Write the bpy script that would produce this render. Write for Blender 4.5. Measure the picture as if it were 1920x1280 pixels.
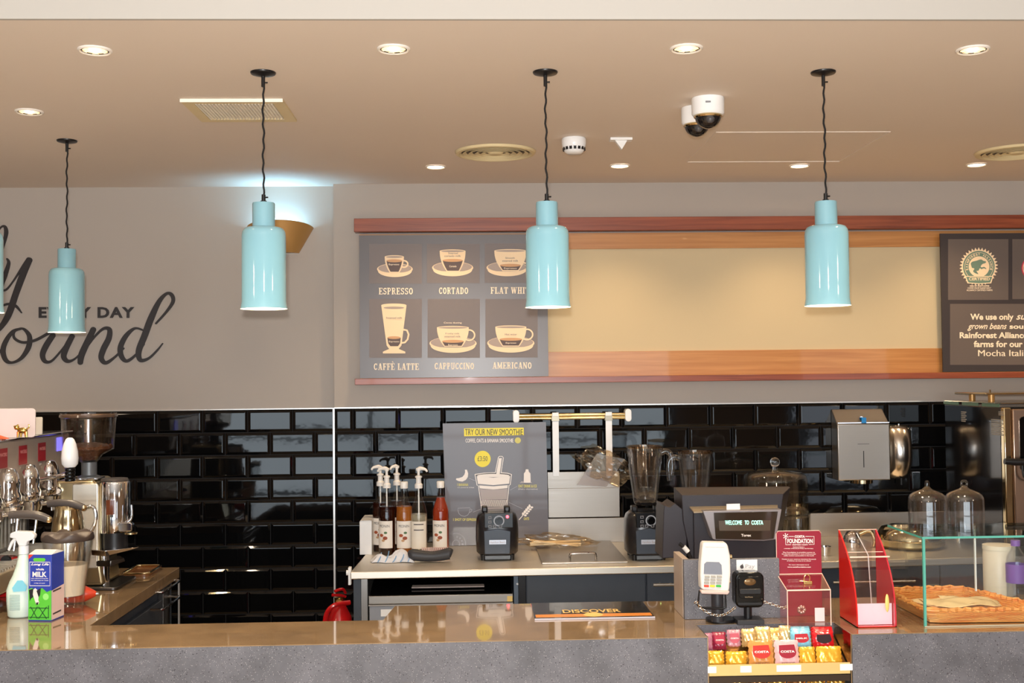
import bpy, bmesh, math, random
from mathutils import Vector, Matrix
for o in list(bpy.data.objects): bpy.data.objects.remove(o)
R = math.radians; PI = math.pi
random.seed(7)
SC = bpy.context.scene; COL = SC.collection
# ---------------------------------------------------------------- camera
FPX = 2140.0
CAM = Vector((0, 0, 1.63))
yaw, pitch, roll = R(2.08), math.atan(68/2140), 0.0107
Fv = Vector((math.sin(yaw)*math.cos(pitch), math.cos(yaw)*math.cos(pitch), math.sin(pitch)))
R0 = Vector((math.cos(yaw), -math.sin(yaw), 0)); U0 = R0.cross(Fv)
Rv = R0*math.cos(roll) - U0*math.sin(roll); Uv = U0*math.cos(roll) + R0*math.sin(roll)
cd = bpy.data.cameras.new('camera'); cam = bpy.data.objects.new('camera', cd); COL.objects.link(cam)
mw = Matrix((Rv, Uv, -Fv)).transposed().to_4x4(); mw.translation = CAM
cam.matrix_world = mw
cd.sensor_width = 36; cd.lens = 36*FPX/1920; cd.clip_start = 0.05
SC.camera = cam
# ---------------------------------------------------------------- world, lights, exposure
w = bpy.data.worlds.new('world'); SC.world = w; w.use_nodes = True
w.node_tree.nodes['Background'].inputs[0].default_value = (0.75, 0.85, 1, 1)
w.node_tree.nodes['Background'].inputs[1].default_value = 0.5
SC.view_settings.view_transform = 'Standard'; SC.view_settings.look = 'None'
SC.view_settings.exposure = 0.0; SC.view_settings.gamma = 1; SC.view_settings.use_curve_mapping = False

SC.cycles.use_denoising = True; SC.cycles.max_bounces = 10; SC.cycles.transparent_max_bounces = 24; SC.cycles.transmission_bounces = 10

def light(name, typ, loc, e, col=(1,1,1), rot=(0,0,0), parent=None, **kw):
    d = bpy.data.lights.new(name, typ); d.energy = e; d.color = col
    for k, v in kw.items(): setattr(d, k, v)
    o = bpy.data.objects.new(name, d); COL.objects.link(o); o.rotation_euler = rot
    o.location = loc
    if parent: o.parent = parent
    return o
WARM = (1.0, 0.72, 0.42); WARM2 = (1.0, 0.80, 0.58)
BACKY = -5.0
# the photographer's flash (its hard shadows fall just right of and below each pendant)
light('camera_flash', 'POINT', (-0.012, -0.02, 1.697), 300, (1, 0.985, 0.97), shadow_soft_size=0.02)
# daylight through the shop windows behind the camera
light('window_daylight', 'AREA', (-0.3, BACKY+0.05, 1.25), 190, (0.80, 0.92, 1), (R(90), 0, 0), shape='RECTANGLE', size=6.0, size_y=2.3)
light('window_daylight', 'AREA', (5.0, BACKY+0.05, 1.25), 18, (0.80, 0.88, 1), (R(90), 0, 0), shape='RECTANGLE', size=1.3, size_y=2.3)
# added fill lights out of view, put in to brighten the low ceiling
for lx, ly in ((-3.0, 0.6), (0.2, -0.8), (3.2, 0.6)):
    light('added_ceiling_fill', 'POINT', (lx, ly, 2.35), 24, WARM2, shadow_soft_size=0.14)

def W(u, v, Y=None, Z=None, X=None):
    d = Fv + Rv*((u-960)/FPX) + Uv*((640-v)/FPX)
    if Y is not None: t = (Y-CAM.y)/d.y
    elif Z is not None: t = (Z-CAM.z)/d.z
    else: t = (X-CAM.x)/d.x
    return CAM + d*t
def PX(Y): return Y/FPX
def rect(u0, v0, u1, v1, Y):
    a = W(u0, (v0+v1)/2, Y); b = W(u1, (v0+v1)/2, Y); c = W((u0+u1)/2, v0, Y); d = W((u0+u1)/2, v1, Y)
    return a.x, b.x, d.z, c.z
# ---------------------------------------------------------------- materials
MATS = {}
def lin(c):
    return tuple(((x/255)/12.92 if x/255 <= 0.04045 else ((x/255+0.055)/1.055)**2.4) for x in c)
def mat(name, col, rough=0.5, metal=0.0, trans=0.0, ior=1.45, emit=None, es=0.0, coat=0.0, noise=None, bump=None, alpha=1, aniso=0, spec=0.5, var=0.06, coat_r=0.04):
    if name in MATS: return MATS[name]
    m = bpy.data.materials.new(name); m.use_nodes = True; MATS[name] = m
    nt = m.node_tree; b = nt.nodes['Principled BSDF']; c = lin(col)
    b.inputs['Base Color'].default_value = (*c, 1); b.inputs['Roughness'].default_value = rough
    b.inputs['Metallic'].default_value = metal; b.inputs['Transmission Weight'].default_value = trans
    b.inputs['IOR'].default_value = ior; b.inputs['Coat Weight'].default_value = coat; b.inputs['Coat Roughness'].default_value = coat_r
    b.inputs['Specular IOR Level'].default_value = spec
    if emit: b.inputs['Emission Color'].default_value = (*lin(emit), 1); b.inputs['Emission Strength'].default_value = es
    tc = nt.nodes.new('ShaderNodeTexCoord')
    sc, amt = noise if noise else (14.0, var)
    # faint procedural tone variation in every surface
    n = nt.nodes.new('ShaderNodeTexNoise'); n.inputs['Scale'].default_value = sc; n.inputs['Detail'].default_value = 4
    nt.links.new(tc.outputs['Object'], n.inputs['Vector'])
    mx = nt.nodes.new('ShaderNodeMixRGB'); mx.blend_type = 'MIX'
    mx.inputs[1].default_value = (*[x*(1-amt) for x in c], 1); mx.inputs[2].default_value = (*[min(1, x*(1+amt)) for x in c], 1)
    nt.links.new(n.outputs['Fac'], mx.inputs[0]); nt.links.new(mx.outputs[0], b.inputs['Base Color'])
    if bump:
        n2 = nt.nodes.new('ShaderNodeTexNoise'); n2.inputs['Scale'].default_value = bump[0]; n2.inputs['Detail'].default_value = 3
        nt.links.new(tc.outputs['Object'], n2.inputs['Vector'])
        bp = nt.nodes.new('ShaderNodeBump'); bp.inputs['Strength'].default_value = bump[1]; bp.inputs['Distance'].default_value = 0.01
        nt.links.new(n2.outputs['Fac'], bp.inputs['Height']); nt.links.new(bp.outputs[0], b.inputs['Normal'])
    return m
def thin_glass(name, tint=(253, 254, 254), rough=0.0, refl=1.0, ior=1.5):
    if name in MATS: return MATS[name]
    m = bpy.data.materials.new(name); m.use_nodes = True; MATS[name] = m
    nt = m.node_tree; nt.nodes.clear()
    out = nt.nodes.new('ShaderNodeOutputMaterial'); mx = nt.nodes.new('ShaderNodeMixShader')
    tr = nt.nodes.new('ShaderNodeBsdfTransparent'); tr.inputs[0].default_value = (*lin(tint), 1)
    gl = nt.nodes.new('ShaderNodeBsdfGlossy'); gl.inputs['Roughness'].default_value = rough; gl.inputs[0].default_value = (refl, refl, refl, 1)
    fr = nt.nodes.new('ShaderNodeFresnel'); fr.inputs[0].default_value = ior
    # a thin sheet reflects the same from both faces
    ge = nt.nodes.new('ShaderNodeNewGeometry'); ma = nt.nodes.new('ShaderNodeMath'); ma.operation = 'MULTIPLY_ADD'
    ma.inputs[1].default_value = 1/ior-ior; ma.inputs[2].default_value = ior
    nt.links.new(ge.outputs['Backfacing'], ma.inputs[0]); nt.links.new(ma.outputs[0], fr.inputs[0])
    nt.links.new(fr.outputs[0], mx.inputs[0]); nt.links.new(tr.outputs[0], mx.inputs[1]); nt.links.new(gl.outputs[0], mx.inputs[2])
    nt.links.new(mx.outputs[0], out.inputs[0]); return m
def wood(name, c1, c2, scale=(1.2, 20, 30), rough=0.35, coat=0.3):
    if name in MATS: return MATS[name]
    m = bpy.data.materials.new(name); m.use_nodes = True; MATS[name] = m
    nt = m.node_tree; b = nt.nodes['Principled BSDF']; b.inputs['Roughness'].default_value = rough; b.inputs['Coat Weight'].default_value = coat
    tc = nt.nodes.new('ShaderNodeTexCoord'); mp = nt.nodes.new('ShaderNodeMapping'); mp.inputs['Scale'].default_value = scale
    n = nt.nodes.new('ShaderNodeTexNoise'); n.inputs['Scale'].default_value = 2.0; n.inputs['Detail'].default_value = 6; n.inputs['Distortion'].default_value = 0.6
    rp = nt.nodes.new('ShaderNodeValToRGB')
    rp.color_ramp.elements[0].position = 0.3; rp.color_ramp.elements[0].color = (*lin(c1), 1)
    rp.color_ramp.elements[1].position = 0.7; rp.color_ramp.elements[1].color = (*lin(c2), 1)
    nt.links.new(tc.outputs['Object'], mp.inputs[0]); nt.links.new(mp.outputs[0], n.inputs[0]); nt.links.new(n.outputs['Fac'], rp.inputs[0]); nt.links.new(rp.outputs[0], b.inputs['Base Color'])
    return m
def stone(name, base, rough, coat, blotch=0.18, spec=0.5, fleck=True):
    if name in MATS: return MATS[name]
    m = bpy.data.materials.new(name); m.use_nodes = True; MATS[name] = m
    nt = m.node_tree; b = nt.nodes['Principled BSDF']; b.inputs['Roughness'].default_value = rough
    b.inputs['Coat Weight'].default_value = coat; b.inputs['Coat Roughness'].default_value = 0.02; b.inputs['Specular IOR Level'].default_value = spec
    tc = nt.nodes.new('ShaderNodeTexCoord'); c = lin(base)
    n = nt.nodes.new('ShaderNodeTexNoise'); n.inputs['Scale'].default_value = 7; n.inputs['Detail'].default_value = 8; n.inputs['Roughness'].default_value = 0.65
    nt.links.new(tc.outputs['Object'], n.inputs[0])
    r = nt.nodes.new('ShaderNodeValToRGB'); r.color_ramp.elements[0].position = .35; r.color_ramp.elements[1].position = .65
    r.color_ramp.elements[0].color = (*[x*(1-blotch) for x in c], 1); r.color_ramp.elements[1].color = (*[x*(1+blotch) for x in c], 1)
    nt.links.new(n.outputs['Fac'], r.inputs[0]); cur = r.outputs[0]
    if fleck:
        for sc, thr, colr in ((480, 0.10, (205, 202, 200)), (300, 0.10, (32, 30, 34)), (180, 0.07, (54, 52, 57))):
            v = nt.nodes.new('ShaderNodeTexVoronoi'); v.inputs['Scale'].default_value = sc
            nt.links.new(tc.outputs['Object'], v.inputs['Vector'])
            sel = nt.nodes.new('ShaderNodeSeparateColor'); nt.links.new(v.outputs['Color'], sel.inputs[0])
            a = nt.nodes.new('ShaderNodeMath'); a.operation = 'LESS_THAN'; a.inputs[1].default_value = 0.085; nt.links.new(sel.outputs[0], a.inputs[0])
            d = nt.nodes.new('ShaderNodeMath'); d.operation = 'LESS_THAN'; d.inputs[1].default_value = 0.30; nt.links.new(v.outputs['Distance'], d.inputs[0])
            p = nt.nodes.new('ShaderNodeMath'); p.operation = 'MULTIPLY'; nt.links.new(a.outputs[0], p.inputs[0]); nt.links.new(d.outputs[0], p.inputs[1])
            mx = nt.nodes.new('ShaderNodeMixRGB'); nt.links.new(p.outputs[0], mx.inputs[0]); nt.links.new(cur, mx.inputs[1]); mx.inputs[2].default_value = (*lin(colr), 1); cur = mx.outputs[0]
    nt.links.new(cur, b.inputs['Base Color']); return m
def brushed(name, col, rough=0.28, axis='x', bumpy=0.25):
    if name in MATS: return MATS[name]
    m = bpy.data.materials.new(name); m.use_nodes = True; MATS[name] = m
    nt = m.node_tree; b = nt.nodes['Principled BSDF']; b.inputs['Metallic'].default_value = 1; b.inputs['Base Color'].default_value = (*lin(col), 1)
    tc = nt.nodes.new('ShaderNodeTexCoord'); mp = nt.nodes.new('ShaderNodeMapping'); mp.inputs['Scale'].default_value = (3, 3, 300) if axis == 'x' else (300, 300, 3)
    n = nt.nodes.new('ShaderNodeTexNoise'); n.inputs['Scale'].default_value = 1.0; n.inputs['Detail'].default_value = 3
    mr = nt.nodes.new('ShaderNodeMapRange'); mr.inputs['To Min'].default_value = rough*0.75; mr.inputs['To Max'].default_value = rough*1.3
    nt.links.new(tc.outputs['Object'], mp.inputs[0]); nt.links.new(mp.outputs[0], n.inputs[0]); nt.links.new(n.outputs['Fac'], mr.inputs[0]); nt.links.new(mr.outputs[0], b.inputs['Roughness'])
    return m
WALL = mat('wall_paint', (176, 166, 157), 0.75, noise=(1.5, 0.02))
WALLW = mat('wall_paint_customer_side', (150, 120, 92), 0.8)
CEIL = mat('ceiling_paint', (226, 212, 198), 0.7, noise=(1.2, 0.04))
BULK = mat('bulkhead_paint', (180, 175, 168), 0.7, noise=(1.2, 0.02))
TILE = mat('black_glazed_tile', (9, 9, 10), 0.04, spec=0.5, noise=(3, 0.3), bump=(9, 0.03))
GROUT = mat('dark_grout', (46, 44, 44), 0.85)
FLOORM = mat('floor_tile', (196, 176, 150), 0.5)
STONEF = stone('grey_speckled_stone', (99, 98, 104), 0.45, 0.05, blotch=.26)
STONET = stone('polished_stone_top', (140, 116, 88), 0.06, 0.5, blotch=0.2, spec=0.5, fleck=False)
CHROME = mat('chrome', (225, 225, 228), 0.07, 1.0, var=.02)
CHROMEW = mat('warm_chrome', (220, 200, 160), 0.12, 1.0, var=.02)
STEEL = brushed('brushed_steel', (176, 170, 163), .38)
STEELV = brushed('brushed_steel_upright', (180, 175, 170), .34, axis='z')
STEELD = brushed('dark_steel', (95, 92, 90), 0.3)
TURQ = mat('turquoise_enamel', (134, 182, 196), 0.12, coat=0.6, var=.02)
WHITE = mat('white_plastic', (235, 234, 232), 0.35, var=.02)
WHITEG = mat('white_gloss', (240, 240, 240), 0.15, var=.02)
CREAM = mat('cream_print', (236, 214, 182), 0.6, var=.02)
BLACKP = mat('black_plastic', (24, 23, 25), 0.35, var=.1)
BLACKG = mat('black_gloss', (10, 10, 12), 0.06)
GREYP = mat('slate_plastic', (72, 78, 86), 0.35)
DARKCAB = mat('dark_slate_laminate', (58, 64, 73), 0.45, noise=(20, .1))
STEELB = brushed('bright_steel', (236, 228, 214), .42); STEELM = brushed('matt_steel_sheet', (150, 144, 137), .42); GLASS = thin_glass('clear_glass'); GLASSG = thin_glass('glass_green_tint', (242, 251, 248))
RED = mat('costa_red', (139, 28, 48), 0.3); REDB = mat('bright_red_acrylic', (190, 30, 28), 0.15, coat=.5)
# ---------------------------------------------------------------- mesh helpers
class B:
    def __init__(s): s.bm = bmesh.new()
    def box(s, x0, x1, y0, y1, z0, z1):
        bm = s.bm; v = [bm.verts.new((x, y, z)) for z in (z0, z1) for x, y in ((x0, y0), (x1, y0), (x1, y1), (x0, y1))]
        for f in ((3,2,1,0),(4,5,6,7),(0,1,5,4),(1,2,6,5),(2,3,7,6),(3,0,4,7)): bm.faces.new([v[i] for i in f])
        return s
    def cbox(s, c, d): return s.box(c[0]-d[0]/2, c[0]+d[0]/2, c[1]-d[1]/2, c[1]+d[1]/2, c[2]-d[2]/2, c[2]+d[2]/2)
    def face(s, pts): s.bm.faces.new([s.bm.verts.new(p) for p in pts]); return s
    def loft(s, rings, cap=True, closed=False):
        bm = s.bm; rs = [[bm.verts.new(p) for p in r] for r in rings]; n = len(rs[0])
        pairs = list(zip(rs, rs[1:])) + ([(rs[-1], rs[0])] if closed else [])
        for a, b in pairs:
            for i in range(n if n > 2 else 1): bm.faces.new((a[i], a[(i+1) % n], b[(i+1) % n], b[i]))
        if cap and not closed: bm.faces.new(rs[0][::-1]); bm.faces.new(rs[-1])
        return s
    def prism(s, pts, a0, a1, axis='y'):
        # pts in the other two axes: y -> (x,z), x -> (y,z), z -> (x,y)
        def P(p, a): return {'y': (p[0], a, p[1]), 'x': (a, p[0], p[1]), 'z': (p[0], p[1], a)}[axis]
        return s.loft([[P(p, a0) for p in pts], [P(p, a1) for p in pts]])
    def lathe(s, prof, c=(0,0,0), n=40, a0=0, a1=2*PI, axis='z', closed=False):
        bm = s.bm; full = abs(a1-a0-2*PI) < 1e-6; k = n if full else n+1; rs = []
        for r, z in prof:
            ring = []
            for i in range(k):
                a = a0+(a1-a0)*i/n; p = (r*math.cos(a), r*math.sin(a), z)
                if axis == 'x': p = (z, p[0], p[1])
                if axis == 'y': p = (p[0], z, p[1])
                ring.append(bm.verts.new((c[0]+p[0], c[1]+p[1], c[2]+p[2])))
            rs.append(ring)
        if closed: rs.append(rs[0])
        for a, b in zip(rs, rs[1:]):
            for i in range(k if full else k-1):
                try: bm.faces.new((a[i], a[(i+1) % k], b[(i+1) % k], b[i]))
                except ValueError: pass
        return s
    def cyl(s, c, r, h, axis='z', r2=None, n=32):
        r2 = r if r2 is None else r2
        return s.lathe([(0.00001, 0), (r, 0), (r2, h), (0.00001, h)], c, n, axis=axis)
    def sph(s, c, r, n=20, m=12):
        r = (r, r, r) if not isinstance(r, tuple) else r
        bm2 = bmesh.new(); bmesh.ops.create_uvsphere(bm2, u_segments=n, v_segments=m, radius=1)
        mp = {v: s.bm.verts.new((c[0]+v.co.x*r[0], c[1]+v.co.y*r[1], c[2]+v.co.z*r[2])) for v in bm2.verts}
        for f in bm2.faces: s.bm.faces.new([mp[v] for v in f.verts])
        bm2.free(); return s
    def tube(s, pts, r, n=10, smooth=0, closed=False):
        pts = [Vector(p) for p in pts]
        rr = list(r) if isinstance(r, (list, tuple)) else [r]*len(pts)
        if smooth:
            q = []; qr = []; N = len(pts)
            rng = range(N if closed else N-1)
            for i in rng:
                if closed: p0, p1, p2, p3 = pts[i-1], pts[i], pts[(i+1) % N], pts[(i+2) % N]
                else: p0 = pts[max(i-1, 0)]; p1 = pts[i]; p2 = pts[i+1]; p3 = pts[min(i+2, N-1)]
                for k in range(smooth):
                    t = k/smooth
                    q.append(0.5*((2*p1)+(p2-p0)*t+(2*p0-5*p1+4*p2-p3)*t*t+(3*p1-p0-3*p2+p3)*t**3)); qr.append(rr[i]*(1-t)+rr[(i+1) % N]*t)
            if not closed: q.append(pts[-1]); qr.append(rr[-1])
            pts, rr = q, qr
        N = len(pts); rings = []; up = None
        for i in range(N):
            if closed: d = pts[(i+1) % N]-pts[i-1]
            else: d = pts[min(i+1, N-1)]-pts[max(i-1, 0)]
            d.normalize()
            if up is None: up = Vector((0, 0, 1)) if abs(d.z) < 0.9 else Vector((1, 0, 0))
            a = d.cross(up)
            if a.length < 1e-5: a = d.cross(Vector((0.3, 1, 0.2)))
            a.normalize(); b = a.cross(d); up = b
            rings.append([pts[i]+(a*math.cos(2*PI*k/n)+b*math.sin(2*PI*k/n))*rr[i] for k in range(n)])
        return s.loft(rings, cap=not closed, closed=closed)
    def rbox(s, x0, x1, y0, y1, z0, z1, r, axis='y', n=5):
        # box rounded on the four edges that run along axis
        a0, a1, b0, b1, c0, c1 = {'y': (x0, x1, z0, z1, y0, y1), 'x': (y0, y1, z0, z1, x0, x1), 'z': (x0, x1, y0, y1, z0, z1)}[axis]
        pts = []
        for cx, cy, st in ((a1-r, b1-r, 0), (a0+r, b1-r, 90), (a0+r, b0+r, 180), (a1-r, b0+r, 270)):
            for k in range(n+1): t = R(st+90*k/n); pts.append((cx+r*math.cos(t), cy+r*math.sin(t)))
        return s.prism(pts, c0, c1, axis)
    def xf(s, m): bmesh.ops.transform(s.bm, matrix=m, verts=s.bm.verts); return s
    def done(s, name, m, parent=None, bev=0, world=True, smooth=True, sub=0, seg=2, ang=35, solid=0):
        bmesh.ops.recalc_face_normals(s.bm, faces=s.bm.faces)
        me = bpy.data.meshes.new(name)
        if parent is not None and world: bmesh.ops.transform(s.bm, matrix=full_m(parent).inverted(), verts=s.bm.verts)
        off = Vector((0, 0, 0))
        if parent is None:
            vs = [v.co for v in s.bm.verts]
            off = Vector(((min(v.x for v in vs)+max(v.x for v in vs))/2, (min(v.y for v in vs)+max(v.y for v in vs))/2, min(v.z for v in vs)))
            bmesh.ops.translate(s.bm, vec=-off, verts=s.bm.verts)
        s.bm.to_mesh(me); s.bm.free(); me.materials.append(m)
        if smooth:
            me.polygons.foreach_set('use_smooth', [True]*len(me.polygons)); me.set_sharp_from_angle(angle=R(ang))
        o = bpy.data.objects.new(name, me); COL.objects.link(o); o.location = off
        if parent is not None: o.parent = parent
        if solid: k = o.modifiers.new('s', 'SOLIDIFY'); k.thickness = solid; k.offset = 0
        if bev: k = o.modifiers.new('b', 'BEVEL'); k.width = bev; k.segments = seg; k.limit_method = 'ANGLE'; k.angle_limit = R(40)
        if sub: k = o.modifiers.new('u', 'SUBSURF'); k.levels = sub; k.render_levels = sub
        return o
def full_m(o):
    m = o.matrix_basis.copy()
    while o.parent: o = o.parent; m = o.matrix_basis @ m
    return m
def tag(o, label, cat=None, group=None, kind=None):
    if label: o['label'] = label
    if cat: o['category'] = cat
    if group: o['group'] = group
    if kind: o['kind'] = kind
    return o
def thing(name, label, cat, loc=(0,0,0), rz=0, group=None):
    o = bpy.data.objects.new(name, None); COL.objects.link(o); o.empty_display_size = 0.05
    o.location = loc; o.rotation_euler = (0, 0, rz); return tag(o, label, cat, group)
def struct(o): o['kind'] = 'structure'; return o
def dup(root, loc, rz=None, label=None, group=None, scale=None):
    r = root.copy(); COL.objects.link(r); r.location = loc
    if rz is not None: r.rotation_euler = (0, 0, rz)
    if scale: r.scale = (scale,)*3
    if label: r['label'] = label
    if group: r['group'] = group
    def rec(a, b):
        for ch in list(a.children):
            c = ch.copy(); COL.objects.link(c); c.parent = b; rec(ch, c)
    rec(root, r); return r
# ---- lettering
TXT = {}
def txtmesh(body, bold=0.0, shear=0.0, space=1.0):
    k = (body, bold, shear, space)
    if k in TXT: return TXT[k]
    cu = bpy.data.curves.new('t', 'FONT'); cu.body = body; cu.offset = bold; cu.shear = shear; cu.space_character = space; cu.resolution_u = 3
    o = bpy.data.objects.new('t', cu); COL.objects.link(o)
    dg = bpy.context.evaluated_depsgraph_get(); dg.update()
    me = bpy.data.meshes.new_from_object(o.evaluated_get(dg))
    vs = [(v.co.x, v.co.y) for v in me.vertices]; fs = [tuple(p.vertices) for p in me.polygons]
    bpy.data.objects.remove(o); bpy.data.curves.remove(cu); bpy.data.meshes.remove(me)
    x0 = min(v[0] for v in vs); x1 = max(v[0] for v in vs); y0 = min(v[1] for v in vs); y1 = max(v[1] for v in vs)
    TXT[k] = ([((x-x0)/(x1-x0), (y-y0)/(y1-y0)) for x, y in vs], fs); return TXT[k]
def glyphs(b, body, fn, bold=0.0, shear=0.0):
    # puts the letters of body into builder b, fn maps the unit box to space
    vs, fs = txtmesh(body, bold, shear); nv = [b.bm.verts.new(fn(x, y)) for x, y in vs]
    for f in fs:
        try: b.bm.faces.new([nv[i] for i in f])
        except ValueError: pass
    return b
T_, S_ = 0.19, 0.085
def arc(cx, cy, rx, ry, a, b, n=10): return [(cx+rx*math.cos(R(a+(b-a)*i/n)), cy+ry*math.sin(R(a+(b-a)*i/n))) for i in range(n+1)]
SL = {
 'E': (.62, [([(.17,0),(.17,1)],T_),([(0,.957),(.58,.957)],S_),([(.15,.5),(.42,.5)],S_),([(0,.043),(.6,.043)],S_),([(.56,1),(.56,.76)],S_),([(.58,0),(.58,.27)],S_),([(.42,.38),(.42,.62)],S_)]),
 'F': (.58, [([(.17,0),(.17,1)],T_),([(0,.957),(.58,.957)],S_),([(.15,.5),(.42,.5)],S_),([(0,.043),(.34,.043)],S_),([(.55,1),(.55,.74)],S_),([(.42,.38),(.42,.62)],S_)]),
 'L': (.56, [([(.17,0),(.17,1)],T_),([(0,.957),(.34,.957)],S_),([(0,.043),(.56,.043)],S_),([(.53,0),(.53,.32)],S_)]),
 'T': (.62, [([(.31,0),(.31,1)],T_),([(0,.957),(.62,.957)],S_),([(.15,.043),(.47,.043)],S_),([(.04,1),(.04,.7)],S_),([(.58,1),(.58,.7)],S_)]),
 'I': (.34, [([(.17,0),(.17,1)],T_),([(0,.957),(.34,.957)],S_),([(0,.043),(.34,.043)],S_)]),
 'H': (.72, [([(.17,0),(.17,1)],T_),([(.55,0),(.55,1)],T_),([(.15,.5),(.55,.5)],S_)]+[([(a,y),(a+.34,y)],S_) for a in (0,.38) for y in (.957,.043)]),
 'N': (.74, [([(.13,0),(.13,1)],.1),([(.61,0),(.61,1)],.1),([(.13,.97),(.61,.05)],T_),([(0,.957),(.24,.957)],S_),([(.48,.957),(.74,.957)],S_),([(0,.043),(.26,.043)],S_)]),
 'M': (.88, [([(.12,0),(.12,1)],.1),([(.72,0),(.72,1)],T_),([(.14,.97),(.44,.1)],T_),([(.44,.1),(.70,.97)],.1),([(0,.957),(.22,.957)],S_),([(.66,.957),(.88,.957)],S_),([(0,.043),(.26,.043)],S_),([(.56,.043),(.88,.043)],S_)]),
 'W': (.92, [([(.1,1),(.28,.03)],T_),([(.28,.03),(.46,.95)],.09),([(.46,.95),(.64,.03)],T_),([(.64,.03),(.82,1)],.09),([(0,.957),(.26,.957)],S_),([(.36,.957),(.58,.957)],S_),([(.7,.957),(.92,.957)],S_)]),
 'A': (.72, [([(.15,0),(.34,1)],.09),([(.38,1),(.57,0)],T_),([(.2,.3),(.5,.3)],S_),([(0,.043),(.27,.043)],S_),([(.42,.043),(.72,.043)],S_)]),
 'U': (.70, [([(.16,1),(.16,.28)]+arc(.35,.27,.19,.22,180,360)+[(.54,1)],.15),([(0,.957),(.32,.957)],S_),([(.42,.957),(.68,.957)],S_)]),
 'O': (.66, [(arc(.33,.5,.23,.42,0,360,20),.17)]),
 'C': (.62, [(arc(.33,.5,.23,.42,50,310,16),.16),([(.53,.98),(.53,.68)],.1),([(.50,.3),(.55,.12)],.08)]),
 'S': (.56, [(arc(.28,.72,.18,.21,20,270,10)[0:]+arc(.28,.28,.19,.22,90,-160,10),.14),([(.49,.98),(.49,.72)],.08),([(.07,.02),(.07,.28)],.08)]),
 'P': (.62, [([(.17,0),(.17,1)],T_),([(0,.043),(.36,.043)],S_),([(0,.95),(.32,.95)]+arc(.36,.72,.17,.22,90,-90)+[(.17,.48)],.12)]),
 'R': (.68, [([(.17,0),(.17,1)],T_),([(0,.043),(.34,.043)],S_),([(0,.95),(.32,.95)]+arc(.36,.74,.17,.2,90,-90)+[(.17,.52)],.12),([(.40,.52),(.52,.1),(.68,.05)],.13)]),
 'D': (.68, [([(.17,0),(.17,1)],T_),([(0,.95),(.3,.95)]+arc(.32,.5,.24,.45,90,-90,12)+[(0,.05)],.14)]),
 ' ': (.3, [])}
SL['È'] = (SL['E'][0], SL['E'][1]+[([(.2,1.3),(.38,1.12)],.12)])
class Print:
    """Flat artwork on an upright sheet facing the room; coordinates read as (ox+x/s, oy+y/s) on the sheet."""
    def __init__(s, parent, Y, o=(0,0), sc=1.0, names=None):
        s.p = parent; s.Y = Y; s.o = o; s.sc = sc; s.b = {}; s.names = names or {}; s.g = 0; s.k = 0; s.kg = None
    def P(s, x, y, l=1): q = W(s.o[0]+x/s.sc, s.o[1]+y/s.sc, Y=s.Y); return (q.x, s.Y-0.0006*l-0.000014*s.k, q.z)
    def bump(s):
        # every stroke lies a hair above the one before it, like layers of ink
        if s.kg != s.g: s.kg = s.g; s.k = 0
        s.k += 1
    def bb(s, m):
        k = (m.name, s.g)
        if k not in s.b: s.b[k] = (B(), m)
        return s.b[k][0]
    def poly(s, m, pts, l=1, b=True):
        if b: s.bump()
        s.bb(m).face([s.P(x, y, l) for x, y in pts])
    def rect(s, m, x0, y0, x1, y1, l=1): s.poly(m, [(x0,y0),(x1,y0),(x1,y1),(x0,y1)], l)
    def ell(s, m, cx, cy, rx, ry, l=1, n=28): s.poly(m, [(cx+rx*math.cos(2*PI*i/n), cy+ry*math.sin(2*PI*i/n)) for i in range(n)], l)
    def line(s, m, pts, w, l=1, closed=False):
        if closed: pts = list(pts)+[pts[0]]
        N = len(pts); L = []; Rr = []
        ws = w if isinstance(w, (list, tuple)) else [w]*N
        for i, (x, y) in enumerate(pts):
            a = pts[max(i-1, 0)] if not (closed and i == 0) else pts[-2]; b = pts[min(i+1, N-1)] if not (closed and i == N-1) else pts[1]
            dx, dy = b[0]-a[0], b[1]-a[1]; d = math.hypot(dx, dy) or 1
            nx, ny = -dy/d*ws[i]/2, dx/d*ws[i]/2
            L.append((x+nx, y+ny)); Rr.append((x-nx, y-ny))
        s.bump()
        for i in range(N-1): s.poly(m, [L[i], L[i+1], Rr[i+1], Rr[i]], l, False)
    def text(s, m, body, x0, y0, x1, y1, l=1, bold=0.0, shear=0.0, space=1.0, own=True):
        g0 = s.g
        if own: s.g = ('w', body, x0, y0)
        if 'M' in body and bold:
            # a capital M closes up when its outline is fattened, so it is struck twice instead
            d = bold*(y1-y0)*1.1; s.text(m, body, x0-d/2, y0, x1-d/2, y1, l, 0, shear, space, False); s.text(m, body, x0+d/2, y0, x1+d/2, y1, l+.3, 0, shear, space, False); s.g = g0; return
        vs, fs = txtmesh(body, bold, shear, space); b = s.bb(m)
        nv = [b.bm.verts.new(s.P(x0+(x1-x0)*x, y1+(y0-y1)*y, l)) for x, y in vs]
        for f in fs:
            try: b.bm.faces.new([nv[i] for i in f])
            except ValueError: pass
        s.g = g0
    def slab(s, m, body, x0, y0, x1, y1, l=1):
        s.g = ('w', body, x0); tot = sum(SL[c][0]+.1 for c in body)-.1; k = (x1-x0)/tot; h = y1-y0; x = 0
        for c in body:
            wd, st = SL[c]
            for pts, w_ in st: s.line2(m, [(x0+(x+px)*k, y1-py*h) for px, py in pts], w_*min(k, h), l)
            x += wd+.1
    def line2(s, m, pts, w, l): s.line(m, pts, w, l)
    def build(s):
        for k, (b, m) in s.b.items():
            n, lab = s.names.get(k[0], ('printed_artwork', None)); o = b.done(n, m, s.p, smooth=False)
            if lab: o['label'] = lab
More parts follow.
